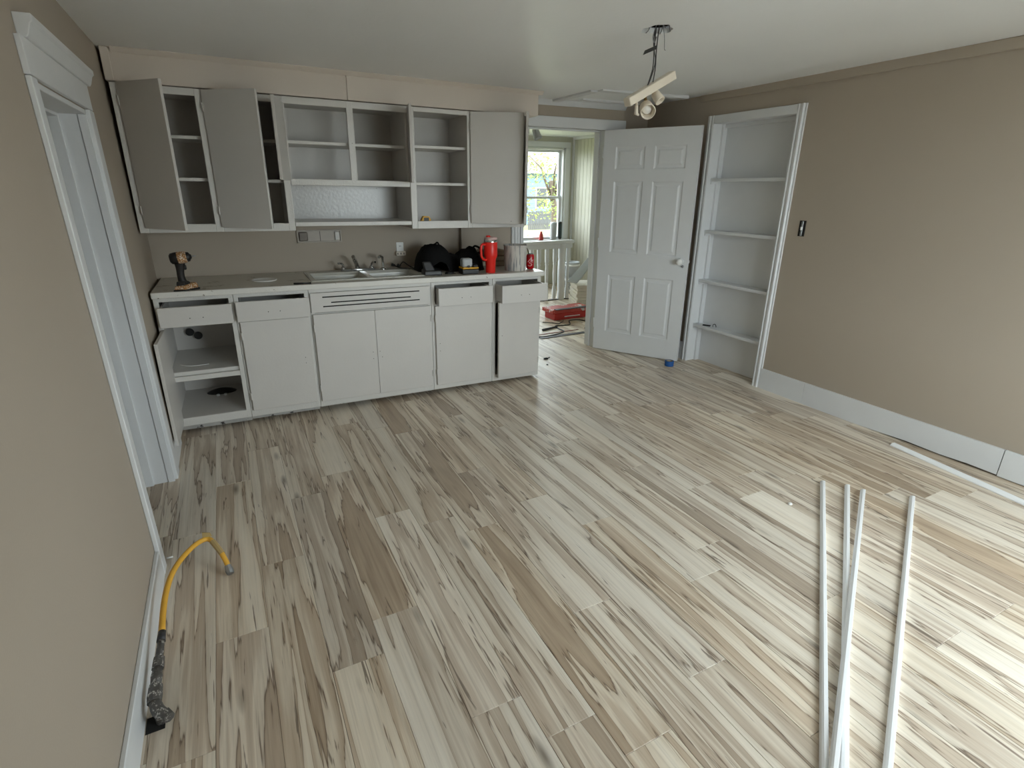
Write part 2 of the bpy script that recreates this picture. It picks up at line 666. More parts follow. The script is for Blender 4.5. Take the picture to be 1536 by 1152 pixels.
# back wall in its slightly turned frame: backsplash plane y=.62, chase around the doorway proud at y=.57
OX0, OX1, OZ = 2.845, 3.665, 2.04
wb = MB()
wb.box(-.05, 2.255, .62, .70, 0, H + .02)
wb.box(2.255, OX0 - .012, .57, .70, 0, H + .02)
wb.box(OX1 + .012, 3.885, .57, .70, 0, H + .02)
wb.box(OX0 - .012, OX1 + .012, .57, .70, OZ + .012, H + .02)
wb.box(3.885, XR + .03, .632, .70, 0, H + .02)
struct(single('wall_back', wb, WALL, KW), 'taupe back wall behind the cabinets and around the doorway', 'wall')

# far room
fr = MB()
fr.box(FX1, FX1 + .12, .66, FY1 + .12, 0, 2.45)
struct(single('wall_far_right', fr, WALLF), 'pale sage beadboard wall of the far room', 'wall')
fr = MB()
fr.box(2.2, WB2[0], FY1, FY1 + .12, -.03, 2.45).box(WB2[1], WB[0], FY1, FY1 + .12, -.03, 2.45).box(WB2[0], WB2[1], FY1, FY1 + .12, -.03, WB2[2]).box(WB2[0], WB2[1], FY1, FY1 + .12, WB2[3], 2.45).box(WB[1], FX1, FY1, FY1 + .12, -.03, 2.45)
fr.box(WB[0], WB[1], FY1, FY1 + .12, -.03, WB[2]).box(WB[0], WB[1], FY1, FY1 + .12, WB[3], 2.45)
struct(single('wall_far_back', fr, WALLF), 'pale olive wall around the bright far window', 'wall')
struct(single('wall_far_left', B(2.2, 2.4, .70, FY1, -.03, 2.45), WALLF), 'pale olive side wall of the far room', 'wall')
struct(single('ceiling_far', B(2.2, FX1 + .12, .72, FY1 + .12, 2.29, 2.36).box(XR + .16, FX1 + .12, .5, .72, 0, 2.36), CEIL), 'white ceiling of the far room beyond the doorway', 'ceiling')
bead = MB()
for i in range(34):
    y = .75 + i * .095
    bead.box(FX1 - .004, FX1, y, y + .088, 0, 2.29)
bo = single('trim_2', bead, WALLF)
struct(bo, 'narrow vertical beadboard strips on the far room wall', 'trim')
struct(single('trim_3', MB().box(FX1 - .022, FX1, FY1 - .05, FY1, 0, 2.29).box(FX1 - .04, FX1, .72, FY1 - .05, 2.25, 2.29), TRIM, I4, .003), 'white corner strip beside the far window', 'trim')

# ================================================================== TRIM: left doorway
t4 = empty('trim_4', (0, -1.04, 0))
struct(t4, 'white casing and jambs around the left doorway with crown head', 'trim')
part(t4, 'side_casing', B(0, .018, -1.535, -1.468, 0, 1.885), TRIM, .003)
part(t4, 'side_casing', B(0, .02, -.635, -.525, 0, 1.885), TRIM, .003)
part(t4, 'head_casing', B(0, .018, -1.535, -.525, 1.887, 1.995), TRIM, .002)
part(t4, 'crown', MB().prism([(0, 1.995), (.024, 1.995), (.03, 2.005), (.04, 2.035), (.048, 2.043), (.048, 2.062), (0, 2.062)], -1.485, -.480, 'y'), TRIM, .002)
part(t4, 'jamb', B(-.135, .004, -.65, -.63, 0, 1.88), TRIM, .002)
part(t4, 'jamb', B(-.135, .004, -1.475, -1.455, 0, 1.88), TRIM, .002)
part(t4, 'head_jamb', B(-.135, .004, -1.475, -.63, 1.862, 1.882), TRIM, .002)
for y0, y1 in ((-.664, -.65), (-1.455, -1.441)):
    part(t4, 'door_stop', B(-.135, -.095, y0, y1, 0, 1.862), TRIM, .002)
part(t4, 'door_stop', B(-.026, .006, -.656, -.65, 0, 1.86), TRIM, .001)
part(t4, 'door_stop', B(-.135, -.095, -1.441, -.664, 1.848, 1.862), TRIM, .002)

bl = empty('baseboard_left', (0, -3.4, 0))
struct(bl, 'white baseboard along the left wall beside the gas pipe', 'baseboard')
part(bl, 'board', B(0, .016, YF, -1.537, 0, .125), TRIM, .003)
part(bl, 'board', B(0, .014, -.525, -.12, 0, .125), TRIM, .003)
br = empty('baseboard_right', (XR, -3, 0))
struct(br, 'tall white baseboard boards along the right wall', 'baseboard')
part(br, 'board', B(XR - .016, XR, -1.502, -1.105, 0, .168), TRIM, .002)
bm_ = MB()
segs = [(-1.505, .0, .168), (-1.9, .0, .168), (-2.05, .004, .168), (-2.25, .013, .168), (-2.45, .008, .168), (-2.6, .015, .168), (-2.742, .012, .168)]
for (ya, za, ha), (yb, zb, hb) in zip(segs, segs[1:]):
    bm_.hexa([(XR - .016, ya, za), (XR, ya, za), (XR, yb, zb), (XR - .016, yb, zb)], [(XR - .016, ya, ha), (XR, ya, ha), (XR, yb, hb), (XR - .016, yb, hb)])
part(br, 'board', bm_, TRIM)
part(br, 'board', B(XR - .017, XR, YF, -2.746, .005, .170), TRIM, .002)
part(br, 'board', B(XR - .016, XR, -.215, .53, 0, .168), TRIM, .002)
part(br, 'gap_shade', B(XR - .004, XR + .001, -2.9, -2.0, 0, .02), GAPSHADE)  # dark strip standing in for the shadow line under the raised boards
struct(single('trim_5', B(XR - .014, XR, YF, -.10, 2.228, H), WALL, I4, .004), 'taupe picture rail board under the ceiling on the right wall', 'trim')
# cornice over the doorway
cz = H - .030
struct(single('trim_6', MB().prism([(.57, cz - .045), (.555, cz - .045), (.548, cz - .03), (.53, cz - .008), (.53, cz + .02), (.57, cz + .02)], 2.75, 3.885, 'x'), TRIM, KW), 'white cornice strip above the kitchen doorway', 'trim')
# doorway casing
t7 = empty('trim_7', (3.25, .57, 0), KW)
struct(t7, 'white cased frame of the doorway to the far room', 'trim')
part(t7, 'head_casing', B(OX0 - .12, 3.895, .548, .57, OZ, OZ + .088), TRIM, .004)
for k_ in range(4):
    part(t7, 'casing_strip', B(OX0 - .118 + k_ * .029, OX0 - .118 + k_ * .029 + .027, .55 - .003 * (k_ % 2), .57, 0, OZ), TRIM, .004)
part(t7, 'side_casing', B(OX1 + .01, OX1 + .105, .548, .57, 0, OZ), TRIM, .004)
part(t7, 'jamb', B(OX1, OX1 + .012, .55, .715, 0, OZ), TRIM, .002)
part(t7, 'jamb', B(OX0 - .012, OX0, .55, .715, 0, OZ), TRIM, .002)
part(t7, 'head_jamb', B(OX0 - .012, OX1 + .012, .55, .715, OZ, OZ + .012), TRIM, .002)
part(t7, 'door_stop', B(OX1 - .012, OX1, .62, .66, 0, OZ), TRIM, .002)
part(t7, 'door_stop', B(OX0, OX1, .62, .66, OZ - .012, OZ), TRIM, .002)


# ================================================================== WINDOWS
def window(name, label, ax, w, plane, depth, inn, sill=True):
    """double hung window; ax 'x' = lies along x at y=plane, 'y' = along y at x=plane; inn = direction into the room"""
    a0, a1, z0, z1 = w

    def bx(a, b_, d0, d1, za, zb):
        d0, d1 = plane - inn * d0, plane - inn * d1
        d0, d1 = min(d0, d1), max(d0, d1)
        return B(a, b_, d0, d1, za, zb) if ax == 'x' else B(d0, d1, a, b_, za, zb)
    r = empty(name, ((a0 + a1) / 2, plane, z0) if ax == 'x' else (plane, (a0 + a1) / 2, z0))
    struct(r, label, 'window')
    c = .085
    part(r, 'side_casing', bx(a0 - c, a0 + .005, -.022, 0, z0, z1), TRIM, .004)
    part(r, 'side_casing', bx(a1 - .005, a1 + c, -.022, 0, z0, z1), TRIM, .004)
    part(r, 'head_casing', bx(a0 - c, a1 + c, -.024, 0, z1, z1 + c), TRIM, .004)
    part(r, 'sill', bx(a0 - c - .01, a1 + c + .01, -.055, .03, z0 - .03, z0), TRIM, .005)
    part(r, 'apron', bx(a0 - c + .01, a1 + c - .01, -.02, 0, z0 - .10, z0 - .03), TRIM, .003)
    for a, b_ in ((a0, a0 + .035), (a1 - .035, a1)):
        part(r, 'jamb', bx(a, b_, .0, depth, z0, z1), TRIM, .002)
    part(r, 'head_jamb', bx(a0, a1, 0, depth, z1 - .03, z1), TRIM, .002)
    zm = z0 + (z1 - z0) * .47
    for nm, d, za, zb in (('lower_sash', .045, z0, zm + .02), ('upper_sash', .080, zm - .02, z1 - .03)):
        a, b_ = a0 + .035, a1 - .035
        s = part(r, nm, bx(a, a + .04, d, d + .03, za, zb), TRIM, .002)
        part(s, 'stile', bx(b_ - .04, b_, d, d + .03, za, zb), TRIM, .002)
        part(s, 'rail', bx(a + .04, b_ - .04, d, d + .03, za, za + .04), TRIM, .002)
        part(s, 'rail', bx(a + .04, b_ - .04, d, d + .03, zb - .035, zb), TRIM, .002)
        part(s, 'pane', bx(a + .04, b_ - .04, d + .013, d + .017, za + .04, zb - .035), GLASS)
    return r


wd = window('window_1', 'white double hung window at the end of the far room', 'x', WB, FY1, .12, -1)
window('window_3', 'white double hung window in the right wall near the viewer', 'y', WR, XR, .14, -1)
window('window_2', 'white double hung window behind the viewer', 'x', WF, YF, .14, 1)
window('added_window', 'unseen white window added to brighten the far room, behind the kitchen wall', 'x', WB2, FY1, .12, -1)
# rolled film at the top of the far window
o = single('blind_rail', MB().tube([(4.62, FY1 - .03, 2.10), (5.44, FY1 - .03, 2.115)], .014, 10), WHITE, I4, 0, (5.0, FY1 - .03, 2.10))
tag(o, 'thin white blind rail across the top of the far window', 'blind')

# ================================================================== DOOR (six panels, standing open)
d1 = empty('door_1', (3.655, .462, .008), I4, math.atan2(-.746, .44))
struct(d1, 'white six-panel door standing open beside the niche', 'door')
OFF[d1.name] = Vector((0, 0, 0))
DW, DH, DT = .862, 2.03, .035
pc = [(.115, .39), (.475, .75)]
pz = [(.19, .755), (.965, 1.60), (1.70, 1.89)]
body = MB()
for a, b_ in ((0, .115), (.39, .475), (.75, DW)):
    body.box(a, b_, 0, DT, 0, DH)
for za, zb in ((0, .19), (.755, .965), (1.60, 1.70), (1.89, DH)):
    for a, b_ in pc:
        body.box(a, b_, 0, DT, za, zb)
part(d1, 'door_leaf', body, TRIM)
for a, b_ in pc:
    for za, zb in pz:
        p = MB()
        for s_ in (0, 1):
            yo = DT if s_ else 0
            sg = -1 if s_ else 1
            rings = [(0, 0), (.012, .009), (.03, .009), (.045, .002)]
            vs = []
            for ins, dep in rings:
                yy = yo + sg * dep
                vs += [(a + ins, yy, za + ins), (b_ - ins, yy, za + ins), (b_ - ins, yy, zb - ins), (a + ins, yy, zb - ins)]
            fs = []
            for r_ in range(3):
                for e_ in range(4):
                    e2 = (e_ + 1) % 4
                    fs.append((r_ * 4 + e_, r_ * 4 + e2, r_ * 4 + 4 + e2, r_ * 4 + 4 + e_))
            fs.append((12, 13, 14, 15))
            p._add(vs, fs)
        part(d1, 'panel', p, TRIM)
for sg, yo in ((-1, 0), (1, DT)):
    Mk = Matrix.Translation((DW - .065, yo, .925)) @ Matrix.Rotation(-sg * PI / 2, 4, 'X')
    kn = part(d1, 'knob', MB().lathe([(0, 0), (.012, 0), (.012, .022), (.02, .03), (.027, .042), (.026, .056), (.016, .065), (0, .067)], 20, Mk), WHITE)
    part(kn, 'rose', MB().lathe([(0, .009), (.022, .009), (.031, .003), (.031, 0)], 20, Mk), TRIM)
    Mk2 = Matrix.Translation((DW - .04, yo, .885)) @ Matrix.Rotation(-sg * PI / 2, 4, 'X')
    part(kn, 'latch_cover', MB().lathe([(0, .016), (.007, .016), (.011, .008), (.011, 0)], 12, Mk2), STEEL)
part(d1, 'latch', B(DW, DW + .010, .011, .024, .915, .938), WHITE, .002)
for z in (.22, 1.0, 1.8):
    part(d1, 'hinge', MB().tube([(-.008, .004, z), (-.008, .004, z + .09)], .006, 8), TRIM)

# ================================================================== BUILT-IN SHELF NICHE
nb = empty('built_in_bookcase', (XR, -.66, 0))
tag(nb, 'tall white built-in shelf niche with four shelves in the right wall', 'bookcase')
NY0, NY1, NZ = -1.045, -.285, 2.052
XB = XR + .125
part(nb, 'back_panel', B(XB, XB + .012, NY0 - .01, NY1 + .01, 0, NZ + .012), TRIM)
part(nb, 'side_panel', B(XR, XB, NY1, NY1 + .015, 0, NZ + .012), TRIM)
part(nb, 'side_panel', B(XR, XB, NY0 - .015, NY0, 0, NZ + .012), TRIM)
part(nb, 'top_panel', B(XR, XB, NY0, NY1, NZ, NZ + .012), TRIM)
part(nb, 'corner_strip', B(XB - .045, XB, NY1 - .022, NY1, 0, NZ), TRIM, .002)
part(nb, 'corner_strip', B(XB - .03, XB, NY0, NY0 + .02, 0, NZ), TRIM, .002)
part(nb, 'top_strip', B(XB - .03, XB, NY0 + .02, NY1 - .022, NZ - .03, NZ), TRIM, .002)
cas = [(0, 0), (-.018, 0), (-.022, .012), (-.016, .018), (-.016, .03), (-.024, .038), (-.024, .05), (-.014, .058), (-.014, .068), (0, .068)]


def casing_v(y_in, sgn, z0, z1):
    return MB().prism([(XR + px, y_in + sgn * py) for px, py in cas], z0, z1, 'z')


part(nb, 'side_casing', casing_v(NY0, -1, 0, 2.114), TRIM)
part(nb, 'side_casing', casing_v(NY1, 1, 0, 2.114), TRIM)
part(nb, 'head_casing', B(XR - .018, XR, NY0, NY1, NZ, 2.114), TRIM, .003)
for z in (1.63, 1.205, .775, .362):
    s = part(nb, 'shelf', B(XR + .02, XB - .002, NY0 + .002, NY1 - .002, z - .025, z), TRIM, .002)
    for ya, yb in ((NY0, NY0 + .016), (NY1 - .016, NY1)):
        part(s, 'cleat', B(XR + .024, XB - .01, ya, yb, z - .047, z - .025), TRIM, .002)
    for nz in range(2):
        pass
# oddments on the lowest niche shelf
o = single('door_hinge_plate', B(-.012, .012, -.035, .035, 0, .010), BLACK, Matrix.Translation((XR + .06, -.415, .362)) @ Matrix.Rotation(.5, 4, 'Z'), .002)
tag(o, 'small flat black metal plate on the lowest niche shelf', 'hardware')
o = single('coat_hook', MB().tube(spline([(0, .015, .003), (0, .016, .022), (0, -.002, .034), (0, -.018, .022), (0, -.02, .008)]), .003, 6), BLACK, Matrix.Translation((XR + .065, -.50, .362)))
tag(o, 'tiny curved black hook standing on the lowest niche shelf', 'hook')

# ================================================================== SOFFIT over the cabinets
YU = .189
so = empty('wall_soffit', (1.37, .4, 2.115), KM)
struct(so, 'cream boxed soffit between the upper cabinets and the ceiling', 'soffit')
part(so, 'board', B(-.022, 1.299, YU, .615, 2.118, 2.288), SOFF, .002)
part(so, 'board', B(1.301, 2.742, YU, .615, 2.118, 2.288), SOFF, .002)
part(so, 'crown_strip', MB().prism([(YU, 2.262), (YU - .008, 2.262), (YU - .028, 2.283), (YU - .028, 2.300), (YU, 2.300)], .03, 2.772, 'x'), SOFF)
part(so, 'end_strip', B(-.022, .02, YU - .008, YU, 2.12, 2.285), SOFF, .003)

# ================================================================== UPPER CABINETS
ZU, ZT = 1.290, 2.112
YB = .612
DTK = .019


def door_leaf(root, hx, hy, w, z0, z1, ang, right=False, name='door', holes=None, m=CAB, hinges=True):
    """slab door, hinge at hx,hy (front plane of the frame); ang opening in degrees; right = hinged on its right edge"""
    mbx = B(0, w, -DTK, 0, 0, z1 - z0) if not right else B(-w, 0, -DTK, 0, 0, z1 - z0)
    a = math.radians(ang)
    d = part(root, name, mbx, m, .002, loc=(hx, hy, z0), rot=(0, 0, -a if not right else a))
    if hinges:
        s = -1 if not right else 1
        for zz_ in (.08, z1 - z0 - .12):
            part(d, 'hinge', MB().box(-.004, .004, -DTK - .006, -.002, zz_, zz_ + .05), CAB, .001)
    for hxx, hz in holes or []:
        part(d, 'screw_hole', MB().lathe([(0, .001), (.0028, .001), (.0028, 0)], 8, Matrix.Translation((hxx, -DTK, hz)) @ Matrix.Rotation(PI / 2, 4, 'X')), DARK)
    return d


def upper(name, label, x0, x1, z0, stiles, shelves, rails=None, back=CAB):
    r = empty(name, ((x0 + x1) / 2, .4, z0), KM)
    tag(r, label, 'cabinet', 'upper kitchen cabinets')
    part(r, 'back_panel', B(x0, x1, YB - .01, YB, z0, ZT), back)
    part(r, 'side_panel', B(x0, x0 + .016, YU + .018, YB - .01, z0 + .02, ZT - .02), CAB)
    part(r, 'side_panel', B(x1 - .016, x1, YU + .018, YB - .01, z0 + .02, ZT - .02), CAB)
    part(r, 'bottom_panel', B(x0, x1, YU + .018, YB - .01, z0 + .002, z0 + .02), CAB)
    part(r, 'top_panel', B(x0, x1, YU + .018, YB - .01, ZT - .02, ZT), CAB)
    for a, b_, za, zb in stiles:
        part(r, 'stile', B(a, b_, YU, YU + .018, za, zb), CABW, .002)
    for a, b_, za, zb in rails or []:
        part(r, 'rail', B(a, b_, YU + .0005, YU + .018, za, zb), CABW, .002)
    for a, b_, z in shelves:
        part(r, 'shelf', B(a, b_, YU + .05, YB - .01, z - .02, z), CABW, .002)
    return r


ul = upper('upper_cabinet', 'left upper cabinet with two tall doors hanging open', .004, .868, ZU,
           [(-.010, .040, ZU, ZT), (.405, .450, ZU, ZT), (.845, .886, ZU, ZT)],
           [(.02, .420, 1.857), (.02, .420, 1.615), (.436, .852, 1.857), (.436, .852, 1.615)],
           [(.04, .405, ZT - .04, ZT), (.45, .845, ZT - .04, ZT), (.04, .405, ZU, ZU + .05), (.45, .845, ZU, ZU + .05)])
part(ul, 'partition', B(.42, .436, YU + .018, YB - .01, ZU + .02, ZT - .02), CAB)
door_leaf(ul, .036, YU - .001, .335, ZU + .028, ZT + .002, 47)
door_leaf(ul, .452, YU - .001, .362, ZU + .028, ZT - .004, 38)
uc = upper('upper_cabinet', 'short middle upper cabinet with open shelf over the sink', .886, 1.700, 1.585,
           [(1.285, 1.328, 1.60, ZT)], [(.902, 1.684, 1.860)],
           [(.888, 1.699, ZT - .042, ZT), (.888, 1.699, 1.583, 1.622)])
door_leaf(uc, .892, YU - .001, .295, 1.612, 2.078, 104)
door_leaf(uc, 1.699, YU - .001, .27, 1.612, 2.095, 76, True)
part(uc, 'open_shelf', B(.888, 1.699, YU + .002, YB - .012, 1.318, 1.345), CABW, .002)
part(uc, 'splash_panel', B(.886, 1.700, YB - .012, YB, 1.345, 1.585), CABG, label='glossy paint-flecked panel above the open shelf')
ur = upper('upper_cabinet', 'right upper cabinet with an empty left bay and swung doors', 1.702, 2.645, ZU,
           [(1.702, 1.746, ZU, ZT), (2.148, 2.182, ZU, ZT), (2.605, 2.645, ZU, ZT)],
           [(1.72, 2.157, 1.870), (1.72, 2.157, 1.617), (2.173, 2.63, 1.870), (2.173, 2.63, 1.617)],
           [(1.746, 2.148, ZT - .03, ZT), (2.182, 2.605, ZT - .03, ZT), (1.746, 2.148, ZU, ZU + .055), (2.182, 2.605, ZU, ZU + .055)])
part(ur, 'partition', B(2.157, 2.173, YU + .018, YB - .01, ZU + .02, ZT - .02), CAB)
door_leaf(ur, 2.176, YU - .001, .395, ZU + .035, ZT - .004, 27, holes=[(.31, .02)])
door_leaf(ur, 2.640, YU - .001, .30, ZU + .03, ZT - .006, 62, True)

# ================================================================== BASE CABINETS
HC = .955
CT = .034
ZBX = HC - CT


def base(name, label, x0, x1, left_end=False, right_end=False):
    r = empty(name, ((x0 + x1) / 2, .3, .02), KM)
    tag(r, label, 'cabinet', 'base kitchen cabinets')
    part(r, 'side_panel', B(x0, x0 + .012, .018, .60, .06, ZBX - .002), CAB)
    part(r, 'side_panel', B(x1 - .012, x1, .018, .60, .06, ZBX - .002), CAB)
    part(r, 'back_panel', B(x0 + .012, x1 - .012, .595, .605, .06, ZBX - .002), CAB)
    part(r, 'bottom_panel', B(x0 + .012, x1 - .012, .018, .595, .10, .118), CAB)
    part(r, 'toe_board', B(x0, x1 - (.03 if right_end else 0), .05, .065, .012 + .016 * x1, .068), KICK)
    part(r, 'stile', B(x0, x0 + .028, 0, .018, .062, ZBX - .002), CABW, .002)
    part(r, 'stile', B(x1 - .028, x1, 0, .018, .062, ZBX - .002), CABW, .002)
    part(r, 'rail', B(x0 + .022, x1 - .022, .0005, .018, .062, .118), CABW, .002)
    part(r, 'rail', B(x0 + .028, x1 - .028, .0008, .018, .720, .752), CABW, .001) if x0 > .3 else None
    part(r, 'rail', B(x0 + .022, x1 - .022, .0005, .018, .893, ZBX - .002), CABW, .002)
    return r


def drawer(root, x0, x1, z0, z1, pull, holes=True):
    f = part(root, 'drawer', B(x0, x1, -pull - DTK, -pull, z0, z1), CAB, .002)
    bx = MB()
    bx.box(x0 + .012, x0 + .024, -pull, .40 - pull, z0 + .006, z1 - .006).box(x1 - .024, x1 - .012, -pull, .40 - pull, z0 + .006, z1 - .006)
    bx.box(x0 + .024, x1 - .024, .39 - pull, .40 - pull, z0 + .02, z1 - .02).box(x0 + .024, x1 - .024, -pull, .39 - pull, z0 + .02, z0 + .028)
    part(f, 'drawer_box', bx, CAB)
    if holes:
        c = (x0 + x1) / 2
        for dx in (-.036, .036):
            part(f, 'screw_hole', MB().lathe([(0, .001), (.0032, .001), (.0032, 0)], 8, Matrix.Translation((c + dx, -pull - DTK, (z0 + z1) / 2 - .01)) @ Matrix.Rotation(PI / 2, 4, 'X')), DARK)
    return f


b1 = base('base_cabinet', 'open left base cabinet with shelf and door swung against wall', .004, .440)
drawer(b1, .022, .425, .745, .868, .050)
part(b1, 'shelf', B(.016, .428, .02, .594, .405, .432), CABW, .002)
part(b1, 'shelf_cleat', B(.026, .42, .002, .018, .372, .405), CABW, .002)
dl = door_leaf(b1, .036, -.001, .36, .085, .722, 91, holes=[(.30, .32)])
part(b1, 'drawer_runner', B(.20, .21, .02, .58, .90, .915), CAB)
b2 = base('base_cabinet', 'base cabinet beside the open one with its drawer barely pulled', .442, .898)
drawer(b2, .448, .895, .742, .872, .030)
door_leaf(b2, .458, -.001, .425, .112, .735, 0, holes=[(.375, .34), (.375, .30)])
b3 = base('base_cabinet', 'sink base cabinet with three vent slots over two doors', .900, 1.765)
ff = part(b3, 'false_front', B(.906, 1.756, -.016, 0, .757, .893), CAB, .002)
for z, a, b_ in ((.862, .985, 1.672), (.823, 1.04, 1.605), (.797, .985, 1.672)):
    part(ff, 'vent_slot', B(a, b_, -.0175, -.0145, z - .004, z + .004), DARK)
door_leaf(b3, .912, -.001, .420, .106, .745, 0, holes=[(.39, .33), (.39, .28)])
door_leaf(b3, 1.752, -.001, .418, .106, .745, 0, True, holes=[(-.40, .33), (-.385, .285)])
b4 = base('base_cabinet', 'base cabinet right of the sink doors with drawer half open', 1.767, 2.270)
drawer(b4, 1.795, 2.235, .748, .880, .075)
door_leaf(b4, 1.790, -.001, .452, .104, .738, 0, holes=[(.03, .34), (.03, .28)])
b5 = base('base_cabinet', 'end base cabinet with far-pulled drawer and door ajar', 2.272, 2.705, right_end=True)
drawer(b5, 2.290, 2.692, .742, .880, .128)
door_leaf(b5, 2.690, -.001, .395, .104, .735, 7, True, holes=[(-.365, .36)])
part(b5, 'end_panel', B(2.705, 2.711, .004, .60, .065, ZBX - .002), CAB)

# junk and plumbing inside the open base cabinet
for i, (x, z, r_) in enumerate(((.115, .565, .022), (.165, .535, .022))):
    o = single('pipe_stub', MB().tube([(x, .595, z), (x, .56, z)], r_, 14).tube([(x, .575, z), (x, .565, z)], r_ + .006, 14), BLACK, KM, 0, (x, .58, z))
    tag(o, ('upper left' if i == 0 else 'lower right') + ' of two capped black pipe stubs inside the open cabinet', 'pipe', 'capped pipe stubs')
o = single('white_wire', MB().tube(spline([(.06, .18, .436), (.11, .13, .437), (.17, .12, .437), (.23, .13, .437)]), .0025, 6), WHITE, KM, 0, (.14, .13, .434))
tag(o, 'short curved white wire on the shelf of the open cabinet', 'wire')
o = single('black_rag', None or MB().lathe([(0, .03), (.03, .028), (.07, .018), (.10, .004), (.10, 0)], 14, Matrix.Translation((.26, .46, .118)) @ Matrix.Diagonal((1.0, .6, 1, 1))), BLACK, KM, 0, (.26, .46, .118))
tag(o, 'crumpled black rag at the bottom of the open cabinet', 'rag')
for i, x in enumerate((.235, .285)):
    o = single('cable_clip', MB().lathe([(0, .012), (.01, .012), (.013, .006), (.011, 0)], 10, Matrix.Translation((x, .375, .118))), WHITE, KM, 0, (x, .375, .118))
    tag(o, ('left' if i == 0 else 'right') + ' small white clip in front of the black rag', 'clip', 'white clips')

# ================================================================== COUNTERTOP, SINK, FAUCET
SX0, SX1, SY0, SY1 = .935, 1.775, .085, .545
ct = empty('countertop', (1.36, .3, ZBX), KM)
tag(ct, 'stained pale laminate countertop over the base cabinets', 'countertop')
cm = MB()
ci = .02
cm.box(.002, SX0 + ci, -.012, .618, ZBX, HC).box(SX1 - ci, 2.725, -.012, .568, ZBX, HC).box(SX0 + ci, SX1 - ci, -.012, SY0 + ci, ZBX, HC).box(SX0 + ci, SX1 - ci, SY1 - ci, .618, ZBX, HC).box(SX1 - ci, 2.25, .568, .618, ZBX, HC)
part(ct, 'slab', cm, COUNTER)
part(ct, 'front_edge', B(.002, 2.728, -.026, -.012, ZBX - .002, HC + .0005), EDGE, .003)
part(ct, 'end_edge', B(2.725, 2.735, -.012, .568, ZBX - .002, HC + .0005), EDGE, .003)
sk = MB()
gx = [SX0, SX0 + .035, 1.335, 1.375, SX1 - .035, SX1]
gy = [SY0, SY0 + .035, SY1 - .095, SY1]
zr = HC + .005
zd = HC - .16
for i in range(5):
    for j in range(3):
        if j == 1 and i in (1, 3):
            x0, x1, y0, y1 = gx[i], gx[i + 1], gy[1], gy[2]
            t = .03
            vs = [(x0, y0, zr), (x1, y0, zr), (x1, y1, zr), (x0, y1, zr),
                  (x0 + .012, y0 + .012, zr - .02), (x1 - .012, y0 + .012, zr - .02), (x1 - .012, y1 - .012, zr - .02), (x0 + .012, y1 - .012, zr - .02),
                  (x0 + t, y0 + t, zd), (x1 - t, y0 + t, zd), (x1 - t, y1 - t, zd), (x0 + t, y1 - t, zd)]
            fs = []
            for q_ in (0, 4):
                for e_ in range(4):
                    e2 = (e_ + 1) % 4
                    fs.append((q_ + e_, q_ + e2, q_ + 4 + e2, q_ + 4 + e_))
            fs.append((8, 9, 10, 11))
            sk._add(vs, fs)
        else:
            sk._add([(gx[i], gy[j], zr), (gx[i + 1], gy[j], zr), (gx[i + 1], gy[j + 1], zr), (gx[i], gy[j + 1], zr)], [(0, 1, 2, 3)])
sk.box(SX0, SX1, SY0, SY0 + .004, HC, zr).box(SX0, SX1, SY1 - .004, SY1, HC, zr).box(SX0, SX0 + .004, SY0, SY1, HC, zr).box(SX1 - .004, SX1, SY0, SY1, HC, zr)
si = empty('kitchen_sink', (1.355, .3, HC), KM)
tag(si, 'white enamel double-bowl sink set in the countertop', 'sink')
part(si, 'basin', sk, ENAMEL)
for x in (1.15, 1.56):
    part(si, 'drain', MB().lathe([(0, .002), (.03, .002), (.042, .004), (.045, 0)], 16, Matrix.Translation((x, .28, zd + .001))), STEEL)
fa = empty('faucet', (1.335, .50, zr), KM)
tag(fa, 'chrome two-handle kitchen faucet behind the sink bowls', 'faucet')
part(fa, 'deck_plate', B(1.205, 1.465, .475, .525, zr, zr + .018), CHROME, .006)
part(fa, 'spout', MB().tube(spline([(1.335, .50, zr + .015), (1.328, .495, zr + .05), (1.31, .47, zr + .09), (1.295, .43, zr + .115)], 6), [.016] * 12 + [.013] * 7, 12), CHROME)
for s_, x in ((-1, 1.225), (1, 1.445)):
    h_ = part(fa, 'handle', MB().tube(spline([(x, .50, zr + .015), (x, .495, zr + .045), (x + s_ * .012 - .006, .48, zr + .062), (x + s_ * .03 - .01, .455, zr + .064)], 6), .0085, 10), CHROME)
    part(h_, 'collar', MB().lathe([(.02, 0), (.02, .012), (.012, .022), (0, .022)], 14, Matrix.Translation((x, .50, zr + .012))), CHROME)
sp = empty('sink_sprayer', (1.535, .50, zr), KM)
tag(sp, 'chrome pull-out sprayer right of the faucet', 'sprayer')
part(sp, 'base_ring', MB().lathe([(.022, 0), (.022, .008), (.012, .014), (0, .014)], 14, Matrix.Translation((1.535, .50, zr))), CHROME)
part(sp, 'wand', MB().tube(spline([(1.535, .50, zr + .01), (1.535, .50, zr + .07), (1.53, .49, zr + .098), (1.51, .465, zr + .108), (1.495, .445, zr + .100)], 5), [.009] * 6 + [.011] * 15, 10), CHROME)

